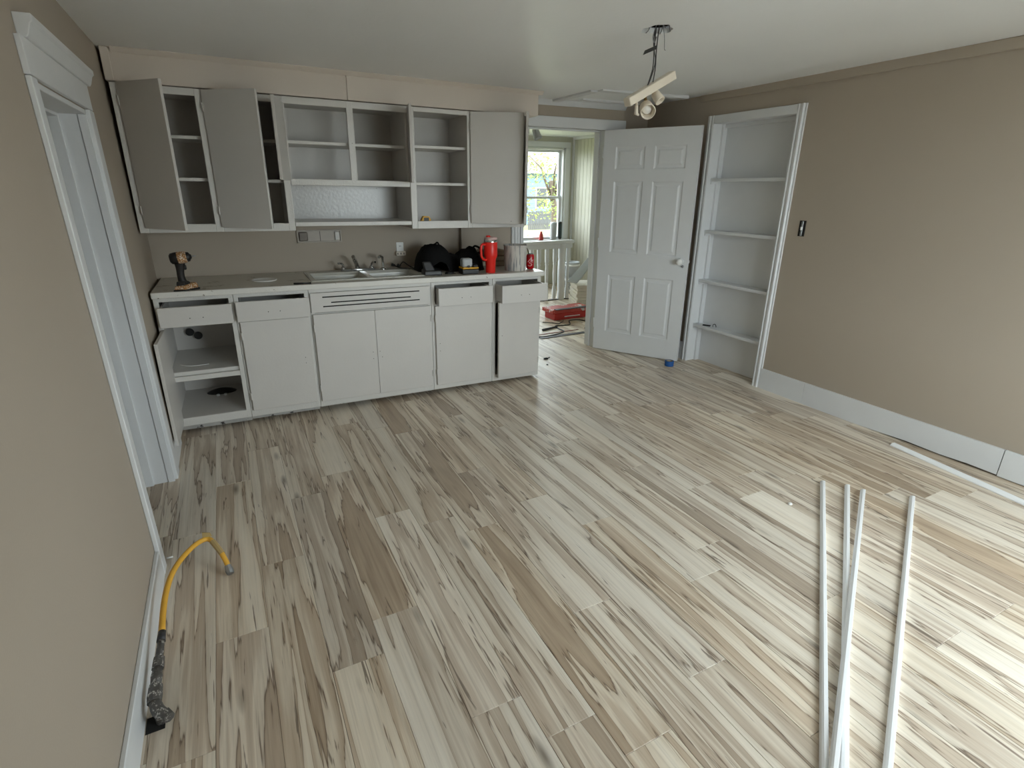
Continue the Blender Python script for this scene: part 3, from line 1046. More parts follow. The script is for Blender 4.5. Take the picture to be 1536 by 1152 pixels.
# ================================================================== WALL FITTINGS over the counter
rc = empty('recessed_dish', (1.085, .615, 1.17), KM)
tag(rc, 'painted-over recessed metal holder in the backsplash below the open shelf', 'wall holder')
a0, a1, z0, z1 = .925, 1.252, 1.170, 1.264
for bb in ((a0, a1, z0, z0 + .010), (a0, a1, z1 - .010, z1), (a0, a0 + .010, z0, z1), (a1 - .010, a1, z0, z1)):
    part(rc, 'frame', B(bb[0], bb[1], .604, .62, bb[2], bb[3]), OLDP, .002)
part(rc, 'back_plate', B(a0, a1, .6155, .62, z0, z1), OLDP)
for x0_, x1_, m_ in ((a0 + .014, a0 + .078, mat('dark_bracket', (112, 104, 96), .5, .15, 30)), (a1 - .052, a1 - .014, CAB)):  # left bracket dark grey-brown, right one in cabinet white
    part(rc, 'bracket', B(x0_, x1_, .600, .618, z0 + .014, z1 - .014), m_, .006)
part(rc, 'divider', B(1.092, 1.095, .612, .617, z0 + .01, z1 - .01), DGREY)
ou = empty('wall_outlet', (1.712, .618, 1.06), KM)
tag(ou, 'white wall outlet with a plugged-in adapter over the counter', 'outlet')
part(ou, 'cover_plate', B(1.682, 1.742, .612, .62, 1.045, 1.155), WHITE, .003)
part(ou, 'socket', B(1.698, 1.726, .609, .613, 1.105, 1.14), WHITE, .004)
for x in (1.706, 1.716):
    part(ou, 'slot', B(x, x + .003, .608, .6095, 1.118, 1.132), DARK)
ad_ = part(ou, 'adapter', B(1.672, 1.752, .585, .612, 1.050, 1.085), IVORY, .005)
for x in (1.685, 1.71, 1.735):
    part(ad_, 'slot', B(x - .003, x + .003, .5835, .5855, 1.06, 1.075), DARK)
sb = empty('switch_box', (XR, -1.236, 1.28))
tag(sb, 'bare electrical box with coverless switch on the right wall', 'switch')
part(sb, 'box', B(XR - .004, XR + .001, -1.262, -1.212, 1.225, 1.335), DARK)
part(sb, 'strap', B(XR - .008, XR - .003, -1.245, -1.229, 1.228, 1.332), STEEL, .002)
part(sb, 'toggle', B(XR - .016, XR - .006, -1.242, -1.232, 1.268, 1.292), WHITE, .002)

# ================================================================== THINGS ON THE COUNTER (kitchen frame)
# cordless impact driver
dr = empty('cordless_drill', (.195, .03, HC), KM)
tag(dr, 'paint-spattered cordless impact driver standing on its battery at left', 'drill')
bt = MB()
bt.hexa([(.125, -.005, HC), (.19, -.018, HC), (.262, .045, HC), (.20, .075, HC)], [(.130, .0, HC + .03), (.19, -.010, HC + .034), (.255, .045, HC + .045), (.20, .070, HC + .045)])
part(dr, 'battery', bt, DRILLY, .005)
part(dr, 'battery_foot', MB().hexa([(.122, -.008, HC), (.19, -.021, HC), (.266, .044, HC), (.20, .078, HC)], [(.122, -.008, HC + .010), (.19, -.021, HC + .010), (.266, .044, HC + .012), (.20, .078, HC + .012)]), BLACK, .002)
part(dr, 'battery_latch', MB().hexa([(.14, .0, HC + .03), (.19, -.006, HC + .03), (.225, .035, HC + .03), (.17, .05, HC + .03)], [(.145, .005, HC + .058), (.185, .0, HC + .056), (.215, .035, HC + .056), (.17, .045, HC + .058)]), DRILLB, .004)
part(dr, 'grip', MB().tube(spline([(.178, .03, HC + .045), (.174, .03, HC + .09), (.177, .03, HC + .13), (.18, .03, HC + .165)], 4), [.026, .024, .022, .021, .021, .021, .021, .022, .023, .024, .026, .028, .03], 12), DRILLB)
part(dr, 'trigger', B(.196, .212, .022, .038, HC + .125, HC + .155), BLACK, .004)
Mh = Matrix.Translation((.132, .03, HC + .192)) @ Matrix.Rotation(math.radians(84), 4, 'Y')
part(dr, 'rear_cap', MB().lathe([(0, 0), (.022, 0), (.032, .008), (.036, .03), (.036, .045)], 16, Mh), DRILLB)
part(dr, 'motor_housing', MB().lathe([(.036, .043), (.037, .05), (.034, .085), (.030, .092), (0, .092)], 16, Mh), DRILLY)
part(dr, 'nose', MB().lathe([(.030, .09), (.028, .105), (.016, .112), (.012, .118), (0, .118)], 16, Mh), BLACK)
part(dr, 'bit', MB().tube([Mh @ Vector((0, 0, .116)), Mh @ Vector((0, 0, .142))], .0035, 6), STEEL)
# paper plate rim, pencil
o = single('paper_plate', MB().lathe([(0, .002), (.070, .002), (.076, .007), (.083, .006), (.080, 0), (0, 0)], 32, Matrix.Translation((.648, .268, HC))), WHITE, KM, 0, (.648, .268, HC))
tag(o, 'flat round white paper plate on the counter left of the sink', 'plate')
o = single('black_marker', MB().tube([(.815, .012, HC + .006), (.925, .0, HC + .006)], .006, 8), BLACK, KM, 0, (.87, .006, HC))
tag(o, 'thin black marker lying at the counter edge before the sink', 'marker')
o = single('utility_knife', B(1.42, 1.50, .245, .262, zd + .0, zd + .02).box(1.50, 1.535, .250, .258, zd + .004, zd + .014), BLACK, KM, .002, (1.46, .25, zd))
tag(o, 'small black utility knife lying in the right sink bowl', 'knife')


# black cloth bag with two humps
def bag_h(x, y):
    def g(cx, cy, sx, sy, h, p=2.4):
        d = abs((x - cx) / sx) ** p + abs((y - cy) / sy) ** p
        return h * max(0, 1 - d) ** .5
    a = max(g(1.905, .33, .150, .17, .205), g(2.03, .34, .11, .14, .13), g(2.195, .34, .125, .15, .160), g(2.235, .35, .07, .08, .182))
    if a > 0:
        a += .010 * mnoise.noise((x * 22, y * 22, 1.3)) + .007 * mnoise.noise((x * 50, y * 50, 4))
    return max(a, 0)


bg_ = empty('tool_bag', (2.03, .33, HC), KM)
tag(bg_, 'slumped black cloth tool bag on the counter by the outlet', 'bag')
mb = MB()
nx, ny = 60, 32
X0, X1, Y0, Y1 = 1.745, 2.335, .172, .52
for i in range(nx + 1):
    for j in range(ny + 1):
        x, y = X0 + (X1 - X0) * i / nx, Y0 + (Y1 - Y0) * j / ny
        mb.v.append((x, y, HC + bag_h(x, y)))
for i in range(nx):
    for j in range(ny):
        q = (i * (ny + 1) + j, (i + 1) * (ny + 1) + j, (i + 1) * (ny + 1) + j + 1, i * (ny + 1) + j + 1)
        if max(mb.v[k_][2] for k_ in q) > HC + .0005:
            mb.f.append(q)
            mb.sm.append(True)
part(bg_, 'body', mb, BLACKC)
part(bg_, 'handle', MB().tube(spline([(2.215, .30, HC + .150), (2.245, .29, HC + .185), (2.285, .28, HC + .168), (2.300, .28, HC + .145), (2.27, .28, HC + .130), (2.235, .28, HC + .130)], 5), .009, 8), BLACKC)
part(bg_, 'zip_tab', MB().tube(spline([(1.905, .30, HC + .195), (1.925, .29, HC + .222), (1.945, .29, HC + .190)], 5), .007, 6), BLACKC)
# black charger
bc = empty('battery_charger', (1.81, .12, HC), KM)
tag(bc, 'black battery charger in front of the tool bag', 'charger')
part(bc, 'base', MB().hexa([(1.745, .075, HC), (1.885, .06, HC), (1.895, .155, HC), (1.745, .165, HC)], [(1.750, .080, HC + .035), (1.875, .066, HC + .035), (1.885, .150, HC + .045), (1.75, .16, HC + .045)]), BLACK, .006)
part(bc, 'dock', MB().hexa([(1.76, .09, HC + .03), (1.835, .085, HC + .03), (1.845, .15, HC + .04), (1.762, .155, HC + .04)], [(1.750, .115, HC + .095), (1.805, .11, HC + .098), (1.82, .15, HC + .095), (1.752, .155, HC + .095)]), DGREY, .006)
# charger with yellow band and grey battery
yc = empty('battery_charger', (2.10, .07, HC), KM)
tag(yc, 'black and yellow charger holding a grey battery beside the red tumbler', 'charger')
part(yc, 'base', B(2.035, 2.175, .035, .125, HC, HC + .040), BLACK, .006)
part(yc, 'band', B(2.040, 2.170, .032, .128, HC + .040, HC + .052), YELLOW, .003)
part(yc, 'battery', B(2.045, 2.125, .045, .115, HC + .052, HC + .118), LGREY, .010)
part(yc, 'contacts', B(2.08, 2.10, .033, .046, HC + .050, HC + .066), BLACK, .002)
part(yc, 'end_block', B(2.13, 2.168, .04, .12, HC + .05, HC + .068), BLACK, .004)
# charger cords and plugs
for nm, lab, pts in (('power_cord', 'black cord with plug trailing behind the sink rim',
                      [(1.63, .52, HC + .030), (1.66, .51, HC + .014), (1.70, .48, HC + .006), (1.76, .42, HC + .006), (1.80, .30, HC + .006)]),
                     ('power_cord', 'black cord looping up beside the tool bag',
                      [(1.665, .47, HC + .030), (1.678, .46, HC + .052), (1.695, .45, HC + .060), (1.73, .40, HC + .030), (1.78, .30, HC + .008)])):
    c_ = empty(nm, pts[2], KM)
    tag(c_, lab, 'cord', 'charger cords')
    part(c_, 'cable', MB().tube(spline(pts, 6), .0042, 7), BLACK)
    p0 = Vector(pts[0])
    part(c_, 'plug', MB().tube([p0 + Vector((-.020, .002, .008)), p0 + Vector((.006, 0, -.002))], [.012, .009], 10), BLACK)
o = single('cord_coil', MB().tube([(1.955 + (.045 - .0006 * k) * math.cos(k * .5), .095 + (.022) * math.sin(k * .5), HC + .005 + .00025 * k) for k in range(40)], .0035, 6), BLACK, KM, 0, (1.955, .095, HC))
tag(o, 'small coil of black cord between the two chargers', 'cord')
# red tumbler
tb = empty('tumbler', (2.285, .065, HC), KM)
tag(tb, 'tall coral red insulated tumbler with handle and straw lid', 'tumbler')
Mt = Matrix.Translation((2.285, .065, HC))
part(tb, 'cup', MB().lathe([(0, 0), (.036, 0), (.038, .006), (.041, .105), (.051, .125), (.053, .14), (.053, .235), (.050, .24), (0, .24)], 28, Mt), RED)
part(tb, 'rim', MB().lathe([(.0525, .236), (.0525, .252), (.048, .255), (0, .255)], 28, Mt), CHROME)
part(tb, 'lid', MB().lathe([(.050, .252), (.052, .262), (.050, .272), (.03, .276), (0, .276)], 28, Mt), mat('frosted_lid', (200, 170, 165), .3))
part(tb, 'lid_stopper', MB().lathe([(0, .012), (.014, .012), (.018, .004), (.018, 0)], 14, Mt @ Matrix.Translation((-.026, -.01, .274))), RED)
part(tb, 'handle', MB().tube(spline([(2.240, .055, HC + .215), (2.215, .050, HC + .222), (2.197, .046, HC + .205), (2.196, .046, HC + .16), (2.202, .047, HC + .125), (2.222, .052, HC + .105), (2.245, .056, HC + .10)], 5), .0095, 8), RED)
# paint-dripped bucket
pb = empty('paint_bucket', (2.535, .13, HC), KM)
tag(pb, 'white paint bucket covered in grey drips on the counter', 'bucket')
Mb = Matrix.Translation((2.535, .13, HC))
part(pb, 'pail', MB().lathe([(0, .0), (.086, 0), (.088, .004), (.094, .19), (.097, .195), (.097, .203), (.091, .203), (.089, .19), (.083, .008), (0, .008)], 36, Mb), DRIP)
part(pb, 'paint', MB().lathe([(0, .165), (.088, .165)], 32, Mb), mat('grey_paint', (150, 150, 148), .3))
part(pb, 'bail', MB().tube(spline([(2.632, .13, HC + .185), (2.640, .115, HC + .16), (2.640, .09, HC + .12), (2.632, .06, HC + .10)], 5), .003, 6), BLACK)
# soda can with white script strokes
cn = empty('soda_can', (2.683, .145, HC), KM)
tag(cn, 'red soda can with white script behind the paint bucket', 'can')
Mc = Matrix.Translation((2.683, .145, HC))
part(cn, 'body', MB().lathe([(0, .003), (.022, .0), (.026, .003), (.033, .012), (.033, .108), (.027, .120), (.026, .122)], 28, Mc), REDM)
part(cn, 'lid', MB().lathe([(.0262, .121), (.0265, .124), (.024, .124), (.023, .119), (0, .119)], 24, Mc), STEEL)


def on_can(pts):
    out = []
    for u, z in pts:
        a = -PI / 2 - .42 + u / .033
        out.append((2.683 + .0335 * math.cos(a), .145 + .0335 * math.sin(a), HC + z))
    return out


part(cn, 'script', MB().tube(spline(on_can([(-.022, .060), (-.012, .072), (-.002, .085), (.004, .094), (.010, .080), (.016, .072), (.024, .078)]), 4), .0016, 5)
     .tube(spline(on_can([(.020, .058), (.006, .062), (-.010, .056), (.0, .046), (.012, .044), (.008, .032), (-.008, .028), (-.020, .034)]), 4), .0016, 5)
     .tube(spline(on_can([(-.006, .078), (.006, .074), (.02, .066)]), 4), .0014, 5), WHITE)
# stone tiles behind the tumbler
for i in range(3):
    o = single('stone_tile', B(2.36 + .012 * i, 2.60 - .008 * i, .40 - .01 * i, .55, HC + i * .045, HC + i * .045 + .042), KRAFT, KM, .006, (2.48, .47, HC + i * .045))
    tag(o, ('lowest', 'middle', 'topmost')[i] + ' tan stone tile stacked against the backsplash', 'tile', 'stacked stone tiles')
# tape measure in the right upper cabinet
tm = empty('tape_measure', (1.825, .26, ZU + .055), KM)
tag(tm, 'yellow and black tape measure in the right upper cabinet', 'tape measure')
z0 = ZU + .021
part(tm, 'base', B(1.782, 1.872, .235, .275, z0, z0 + .020), BLACK, .003)
part(tm, 'shell', MB().prism([(1.786, z0 + .018), (1.868, z0 + .018), (1.864, z0 + .045), (1.850, z0 + .064), (1.806, z0 + .068), (1.792, z0 + .045)], .238, .272, 'y'), YELLOW, .003)
part(tm, 'label_patch', B(1.808, 1.848, .2365, .239, z0 + .028, z0 + .056), BLACK, .001)

# ================================================================== HANGING TRACK LIGHT
zh = H - sag(HX, HY)
eb = empty('ceiling_box', (HX, HY, zh))
tag(eb, 'torn-open metal junction box in the ceiling hole', 'junction box')
part(eb, 'can', MB().lathe([(.060, .022), (.060, .09), (0, .09)], 24, Matrix.Translation((HX, HY, zh))), DARK)
for k in range(5):
    a = k * 1.3 + .4
    p0 = Vector((HX + .05 * math.cos(a), HY + .05 * math.sin(a), zh + .02))
    p1 = Vector((HX + .062 * math.cos(a + .3), HY + .062 * math.sin(a + .3), zh - .006))
    part(eb, 'bent_tab', MB().tube([p0, (p0 + p1) / 2 + Vector((0, 0, -.004)), p1], .0025, 5), STEEL)
tl = empty('track_light', (2.49, -1.5, 1.95))
tag(tl, 'ivory track light bar with spots dangling by wires from ceiling', 'light fixture')
e0, e1 = Vector((2.325, -1.53, 1.932)), Vector((2.655, -1.47, 2.085))
dv = (e1 - e0)
LN = dv.length
zx = dv.normalized()
sy_ = Vector((0, 0, 1)).cross(zx).normalized()
Mbar = Matrix((zx, sy_, zx.cross(sy_))).transposed().to_4x4()
Mbar.translation = e0
part(tl, 'bar', MB().box(0, LN, -.021, .021, -.0, .040, Mbar), IVORY, .003)


def spot(t, d, sc=1.0, wht=IVORY):
    p = e0 + zx * LN * t
    d = Vector(d).normalized()
    q = d.to_track_quat('Z', 'Y').to_matrix().to_4x4()
    c = p + Vector((0, -.02, -.055)) * sc
    q.translation = c - d * .03
    Ms = q @ Matrix.Scale(sc, 4)
    s = part(tl, 'spot', MB().lathe([(0, -.01), (.022, -.008), (.032, .01), (.035, .05), (.037, .075), (.033, .077), (.029, .06), (.025, .02), (0, .015)], 20, Ms), wht)
    part(s, 'bulb', MB().lathe([(0, .058), (.012, .056), (.022, .048), (.026, .03)], 16, Ms), WHITE)
    part(s, 'swivel', MB().tube([p + Vector((0, 0, .0)), p + Vector((0, -.01, -.02)), c - d * .01], .008 * sc, 8), BRASS)
    return s


spot(.36, (-.40, -.80, -.45), 1.0)
spot(.62, (.2, -.6, -.7), .7)
part(tl, 'socket_clamp', MB().tube([e0 + zx * .06 + Vector((0, -.01, -.005)), e0 + zx * .05 + Vector((0, -.02, -.05)), e0 + zx * .07 + Vector((0, -.02, -.062))], [.007, .010, .006], 8), IVORY)
for pts, r_ in (([(HX - .01, HY, zh + .05), (HX - .005, HY + .01, zh - .07), (HX + .005, HY + .02, zh - .15), (2.47, -1.505, 2.07), (2.455, -1.5, 2.02)], .003),
                ([(HX + .01, HY, zh + .05), (HX + .01, HY + .01, zh - .06), (HX + .02, HY + .02, zh - .15), (2.50, -1.5, 2.09), (2.497, -1.495, 2.04)], .003),
                ([(HX, HY + .01, zh + .05), (HX - .012, HY + .01, zh - .05), (HX + .012, HY + .015, zh - .13), (2.475, -1.50, 2.06), (2.45, -1.5, 2.02)], .0025)):
    part(tl, 'wire', MB().tube(spline(pts, 6), r_, 6), DGREY)
part(tl, 'wire_loop', MB().tube(spline([(HX - .01, HY, zh + .02), (HX - .035, HY - .01, zh - .035), (HX - .015, HY, zh - .055), (HX - .005, HY, zh - .03)], 6), .0025, 6), STEEL)
part(tl, 'wire_loop', MB().tube(spline([(HX + .03, HY, zh + .02), (HX + .045, HY, zh - .03), (HX + .05, HY, zh - .075), (HX + .058, HY, zh - .08)], 6), .0018, 6), STEEL)
part(tl, 'tape_flap', MB().hexa([(HX - .085, HY - .01, zh - .115), (HX - .01, HY - .01, zh - .085), (HX - .01, HY - .006, zh - .085), (HX - .085, HY - .006, zh - .115)],
                                [(HX - .075, HY - .01, zh - .095), (HX - .01, HY - .01, zh - .068), (HX - .01, HY - .006, zh - .068), (HX - .075, HY - .006, zh - .095)]), BLACK)

# ================================================================== ON THE FLOOR: trim sticks, tape, gas line, crumbs
STK = [(1.14, -3.772, 3.247, -2.332, 0), (1.18, -3.771, 3.330, -2.421, 0), (1.14, -3.715, 3.336, -2.502, 1), (1.27, -3.750, 3.526, -2.653, 0)]


def stick(x0, y0, x1, y1, z0, z1, w=.023, h=.018):
    a, b_ = Vector((x0, y0, z0)), Vector((x1, y1, z1))
    d = (b_ - a).normalized()
    s = Vector((0, 0, 1)).cross(d).normalized()
    n = d.cross(s)
    prof = [(-w / 2, 0), (w / 2, 0), (w / 2, h * .35), (w * .30, h * .8), (0.02 * w, h), (-w / 2, h)]
    mbs = MB()
    L_ = (b_ - a).length
    vs = []
    for t, cut in ((0, 0), (L_, 0)):
        for px, pz in prof:
            vs.append(a + d * (t - (pz * .25 if t else 0)) + s * px + n * pz)
    k = len(prof)
    fs = [(i, (i + 1) % k, k + (i + 1) % k, k + i) for i in range(k)] + [tuple(range(k)), tuple(range(k, 2 * k))]
    mbs._add(vs, fs)
    return mbs


labs = ['leftmost of the four white trim sticks lying on the floor', 'second white trim stick, half hidden under a crossing one',
        'white trim stick crossing over the one beneath it', 'rightmost white trim stick, lying apart from the other three']
for (x0, y0, x1, y1, onto), lb in zip(STK, labs):
    z0 = .0185 if onto else .0005
    z1 = .012 if onto else .0005
    o = single('trim_stick', stick(x0, y0, x1, y1, z0, z1), STICK, I4, .001, ((x0 + x1) / 2, (y0 + y1) / 2, 0))
    tag(o, lb, 'trim stick', 'loose white trim sticks')
o = single('quarter_round', stick(3.862, -3.80, 4.085, -2.235, .0005, .0005, .030, .020), STICK, I4, .001, (4.04, -3.0, 0))
tag(o, 'single white trim strip lying along the right baseboard', 'trim stick')
tp = empty('tape_roll', (3.955, -.305, 0))
tag(tp, 'roll of blue painter tape on the floor by the door', 'tape')
part(tp, 'tape', MB().lathe([(.030, 0), (.040, 0), (.041, .003), (.041, .045), (.040, .048), (.030, .048), (.030, 0)], 28, Matrix.Translation((3.955, -.33, .0005))), BLUE)
part(tp, 'core', MB().lathe([(.027, .0), (.030, .0), (.030, .048), (.027, .048), (.027, 0)], 28, Matrix.Translation((3.955, -.33, .0005))), KRAFT)

gp = empty('gas_pipe', (.05, -2.30, 0))
tag(gp, 'dark iron gas pipe and valve rising from floor at left baseboard', 'pipe')
part(gp, 'floor_hole', B(.018, .070, -2.345, -2.285, .0003, .0012), DARK)
part(gp, 'riser', MB().tube([(.060, -2.315, .0), (.060, -2.315, .03), (.055, -2.31, .045)], .015, 12), PIPE)
part(gp, 'elbow', MB().tube(spline([(.082, -2.345, .05), (.062, -2.325, .055), (.050, -2.29, .062)], 4), [.015, .016, .018, .018, .019, .018, .018, .017, .016], 14), PIPE)
part(gp, 'end_cap', MB().tube([(.078, -2.338, .05), (.092, -2.358, .048)], [.018, .016], 8, False), PIPE)
part(gp, 'coupling', MB().tube([(.050, -2.295, .062), (.050, -2.27, .066), (.050, -2.235, .070)], [.020, .022, .020], 8, False), PIPE)
part(gp, 'valve_body', MB().tube([(.050, -2.24, .069), (.051, -2.20, .075), (.052, -2.165, .078)], [.014, .017, .013], 12), PIPE)
part(gp, 'coupling', MB().tube([(.052, -2.17, .078), (.054, -2.13, .084)], [.018, .017], 8, False), PIPE)
part(gp, 'pipe', MB().tube([(.053, -2.14, .082), (.058, -2.06, .096)], .0115, 12), PIPE)
part(gp, 'sleeve', MB().tube([(.057, -2.065, .095), (.059, -2.025, .102)], [.014, .012], 10), DGREY)
hs_ = empty('gas_hose', (.15, -1.6, .1))
tag(hs_, 'yellow flexible gas hose arching from the iron pipe', 'hose')
hp = [(.058, -2.03, .101), (.058, -1.93, .115), (.062, -1.83, .122), (.076, -1.73, .126), (.105, -1.645, .128), (.150, -1.565, .126), (.190, -1.53, .120), (.215, -1.548, .112), (.232, -1.585, .095)]
part(hs_, 'tube', MB().tube(spline(hp, 6), .0105, 10), HOSE)
part(hs_, 'nut', MB().tube([(.214, -1.547, .112), (.234, -1.588, .094), (.246, -1.612, .080)], [.0125, .0125, .012], 8, False), mat('tan_fitting', (176, 152, 104), .5))
part(hs_, 'tube', MB().tube(spline([(.244, -1.61, .082), (.255, -1.635, .06), (.262, -1.655, .040)], 4), .0105, 10), HOSE)
part(hs_, 'end_fitting', MB().tube([(.260, -1.650, .044), (.264, -1.664, .026), (.268, -1.678, .016)], [.012, .017, .014], 8, False), STEEL)
part(hs_, 'tag', MB().hexa([(.178, -1.535, .128), (.215, -1.528, .126), (.212, -1.522, .126), (.178, -1.530, .128)], [(.180, -1.520, .150), (.21, -1.520, .140), (.208, -1.515, .140), (.180, -1.515, .150)]), BRASS)
o = single('wall_anchor', MB().tube([(.016, -1.43, .012), (.040, -1.428, .010)], .004, 8), WHITE, I4, 0, (.03, -1.43, 0))
tag(o, 'tiny white plastic anchor poking out by the left casing', 'anchor')
o = single('drywall_crumb', MB().lathe([(0, .012), (.008, .010), (.012, .004), (.009, 0), (0, 0)], 7, Matrix.Translation((2.886, -2.397, .0004)), False), WHITE, I4, 0, (2.886, -2.397, 0))
tag(o, 'small white drywall crumb on the open floor', 'crumb')
for i, (x, y, s_) in enumerate(((3.035, .36, .022), (3.085, .385, .012), (2.955, .20, .012), (2.935, .36, .010))):
    o = single('debris_chip', MB().lathe([(0, s_ * .7), (s_ * .6, s_ * .6), (s_, s_ * .25), (s_ * .8, 0), (0, 0)], 6, Matrix.Translation((x, y, .0005)) @ Matrix.Rotation(i * .7, 4, 'Z') @ Matrix.Diagonal((1.3, .8, 1, 1)), False), BLACK, I4, 0, (x, y, 0))
    tag(o, ('largest black debris chip in the kitchen doorway', 'small black chip just right of the largest doorway chip', 'small black chip nearest the viewer in the doorway', 'small black chip beside the end of the base cabinets')[i], 'debris', 'black debris chips')

# ================================================================== FAR ROOM
ra = empty('stair_railing', (4.4, 2.78, 0))
tag(ra, 'white stair railing with turned balusters in the far room', 'railing')
part(ra, 'top_rail', B(3.5, 4.90, 2.735, 2.825, .80, .845), TRIM, .01)
part(ra, 'sub_rail', B(3.5, 4.88, 2.755, 2.805, .735, .80), TRIM, .004)
part(ra, 'bottom_rail', B(3.5, 4.85, 2.762, 2.798, .0, .012), BLACK)
BP = [(.022, .012), (.022, .16), (.015, .175), (.021, .19), (.013, .21), (.017, .30), (.019, .40), (.014, .50), (.021, .52), (.014, .535), (.020, .55), (.022, .57), (.022, .74)]
for x in (3.70, 3.83, 3.96, 4.09, 4.22, 4.34, 4.47, 4.60, 4.82):
    part(ra, 'baluster', MB().lathe([(r_ * 1.35, z_) for r_, z_ in BP], 12, Matrix.Translation((x, 2.78, 0))), TRIM)
part(ra, 'newel_post', MB().lathe([(.052, .0), (.052, .10), (.045, .14), (.052, .18), (.055, .40), (.052, .55), (.044, .58), (.052, .60), (.052, .80)], 16, Matrix.Translation((4.715, 2.78, 0))), TRIM)
# bucket stack
for i, z in enumerate((0, .22)):
    k_ = empty('plastic_bucket', (5.17, 3.2, z))
    tag(k_, ('lower' if i == 0 else 'upper') + ' grey plastic bucket stacked behind the stair railing', 'bucket', 'stacked far room buckets')
    part(k_, 'pail', MB().lathe([(0, 0), (.10, 0), (.115, .22), (.125, .225), (.125, .245), (.11, .25), (.108, .22), (0, .20)], 20, Matrix.Translation((5.17, 3.2, z))), LGREY)
    part(k_, 'rim_band', MB().lathe([(.118, .19), (.128, .195), (.128, .215), (.118, .22)], 20, Matrix.Translation((5.17, 3.2, z))), WHITE)
# stack of flooring panels
for i in range(7):
    o = single('floor_board', B(4.70 + .008 * (i % 3), 5.25, 2.14 + .01 * (i % 2), 2.60, .001 + i * .042, .041 + i * .042), OAKP, Matrix.Translation((4.9, 2.4, 0)) @ Matrix.Rotation(-.35, 4, 'Z') @ Matrix.Translation((-4.9, -2.4, 0)), .003, (4.97, 2.37, 0))
    tag(o, ('bottom', 'second', 'third', 'fourth', 'fifth', 'sixth', 'topmost')[i] + ' pale board pack of the stack by the far railing', 'board', 'stacked flooring packs')
o = single('clear_plastic_tray', MB().hexa([(4.62, 2.46, .30), (4.70, 2.34, .30), (5.12, 2.45, .62), (5.05, 2.57, .62)], [(4.60, 2.45, .315), (4.69, 2.33, .312), (5.11, 2.44, .634), (5.04, 2.56, .634)]), LGREY, I4, .004, (4.85, 2.45, .3))
tag(o, 'grey plastic tray leaning on the stack of board packs', 'tray')
o = single('metal_flashing', MB().hexa([(4.70, 2.16, .296), (4.80, 2.06, .296), (5.14, 2.18, .52), (5.06, 2.26, .52)], [(4.70, 2.16, .302), (4.80, 2.06, .302), (5.14, 2.18, .526), (5.06, 2.26, .526)]), WHITE, I4, .001, (4.92, 2.16, .3))
tag(o, 'white metal sheet leaning beside the grey tray', 'metal sheet')
# red tool box with a carton on top
tb2 = empty('red_toolbox', (4.15, 1.75, 0))
tag(tb2, 'long red tool case lying on the far room floor', 'tool case')
part(tb2, 'case', B(3.93, 4.50, 1.66, 1.90, .001, .085), REDBOX, .006)
part(tb2, 'handle', B(4.07, 4.30, 1.652, 1.662, .035, .045), WHITE, .002)
o = single('red_carton', B(3.90, 4.46, 1.66, 1.92, .086, .130), mat('printed_carton', (186, 66, 56), .5, .3, 14, speck=((210, 205, 200), 8, .58)), I4, .004, (4.18, 1.79, .086))
tag(o, 'flat red printed carton on top of the tool case', 'carton')
o = single('dark_tray', B(3.94, 4.46, 1.64, 1.70, .131, .140), DGREY, I4, .002, (4.2, 1.67, .131))
tag(o, 'thin dark strip resting on the red carton', 'strip')
o = single('wood_offcut', B(4.05, 4.60, 1.98, 2.10, .001, .03), mat('brown_offcut', (120, 88, 62), .7, .2, 20), I4, .004, (4.3, 2.04, 0))
tag(o, 'brown wood offcut behind the red tool case', 'offcut')
o = single('metal_strip', B(3.36, 3.95, 1.00, 1.06, .0005, .006), DGREY, I4, .001, (3.65, 1.03, 0))
tag(o, 'flat dark grey metal strip on the floor past the doorway', 'strip')
o = single('metal_strip', B(3.20, 3.95, 1.16, 1.175, .0005, .005), mat('rust_strip', (128, 60, 48), .6), I4, .001, (3.6, 1.17, 0))
tag(o, 'thin rust-coloured strip on the floor past the doorway', 'strip')
ec = empty('extension_cord', (3.6, 1.2, 0))
tag(ec, 'tangled grey extension cord on the far room floor', 'cord')
part(ec, 'cable', MB().tube(spline([(3.30, 1.75, .006), (3.42, 1.52, .006), (3.36, 1.28, .006), (3.30, 1.14, .006), (3.46, 1.06, .006), (3.72, 1.12, .012), (3.76, 1.30, .006), (3.80, 1.42, .006), (3.98, 1.40, .006), (4.10, 1.58, .006), (4.25, 1.52, .006), (4.22, 1.30, .006), (4.05, 1.18, .006)], 8), .007, 7), DGREY)
part(ec, 'connector', MB().tube([(3.55, 1.30, .012), (3.78, 1.36, .012)], [.014, .010], 8), BLACK)
for i, pts in enumerate(([(3.52, 1.72, .004), (3.62, 1.60, .004), (3.75, 1.74, .004)], [(3.76, 1.66, .004), (3.90, 1.50, .004), (4.02, 1.60, .004)])):
    o = single('wire_offcut', MB().tube([Vector(p) for p in pts], .005, 6), DGREY, I4, 0, pts[1])
    tag(o, ('left' if i == 0 else 'right') + ' bent wire offcut on floor before the red tool case', 'wire', 'bent wire offcuts')
# far ceiling spot
fs_ = empty('ceiling_spotlight', (3.50, 1.5, 2.19))
tag(fs_, 'small grey spotlight hanging from the far room ceiling', 'spotlight')
Ms = Matrix.Translation((3.515, 1.5, 2.13)) @ Vector((.25, -.25, -.9)).to_track_quat('Z', 'Y').to_matrix().to_4x4()
part(fs_, 'shade', MB().lathe([(0, 0), (.025, .0), (.034, .015), (.042, .09), (.046, .11), (.040, .105), (.03, .03), (0, .02)], 18, Ms), LGREY)
part(fs_, 'stem', MB().tube([(3.49, 1.5, 2.29), (3.49, 1.5, 2.19), (3.51, 1.5, 2.13)], .009, 8), BLACK)
part(fs_, 'canopy', B(3.20, 3.50, 1.46, 1.54, 2.265, 2.29), WHITE, .003)
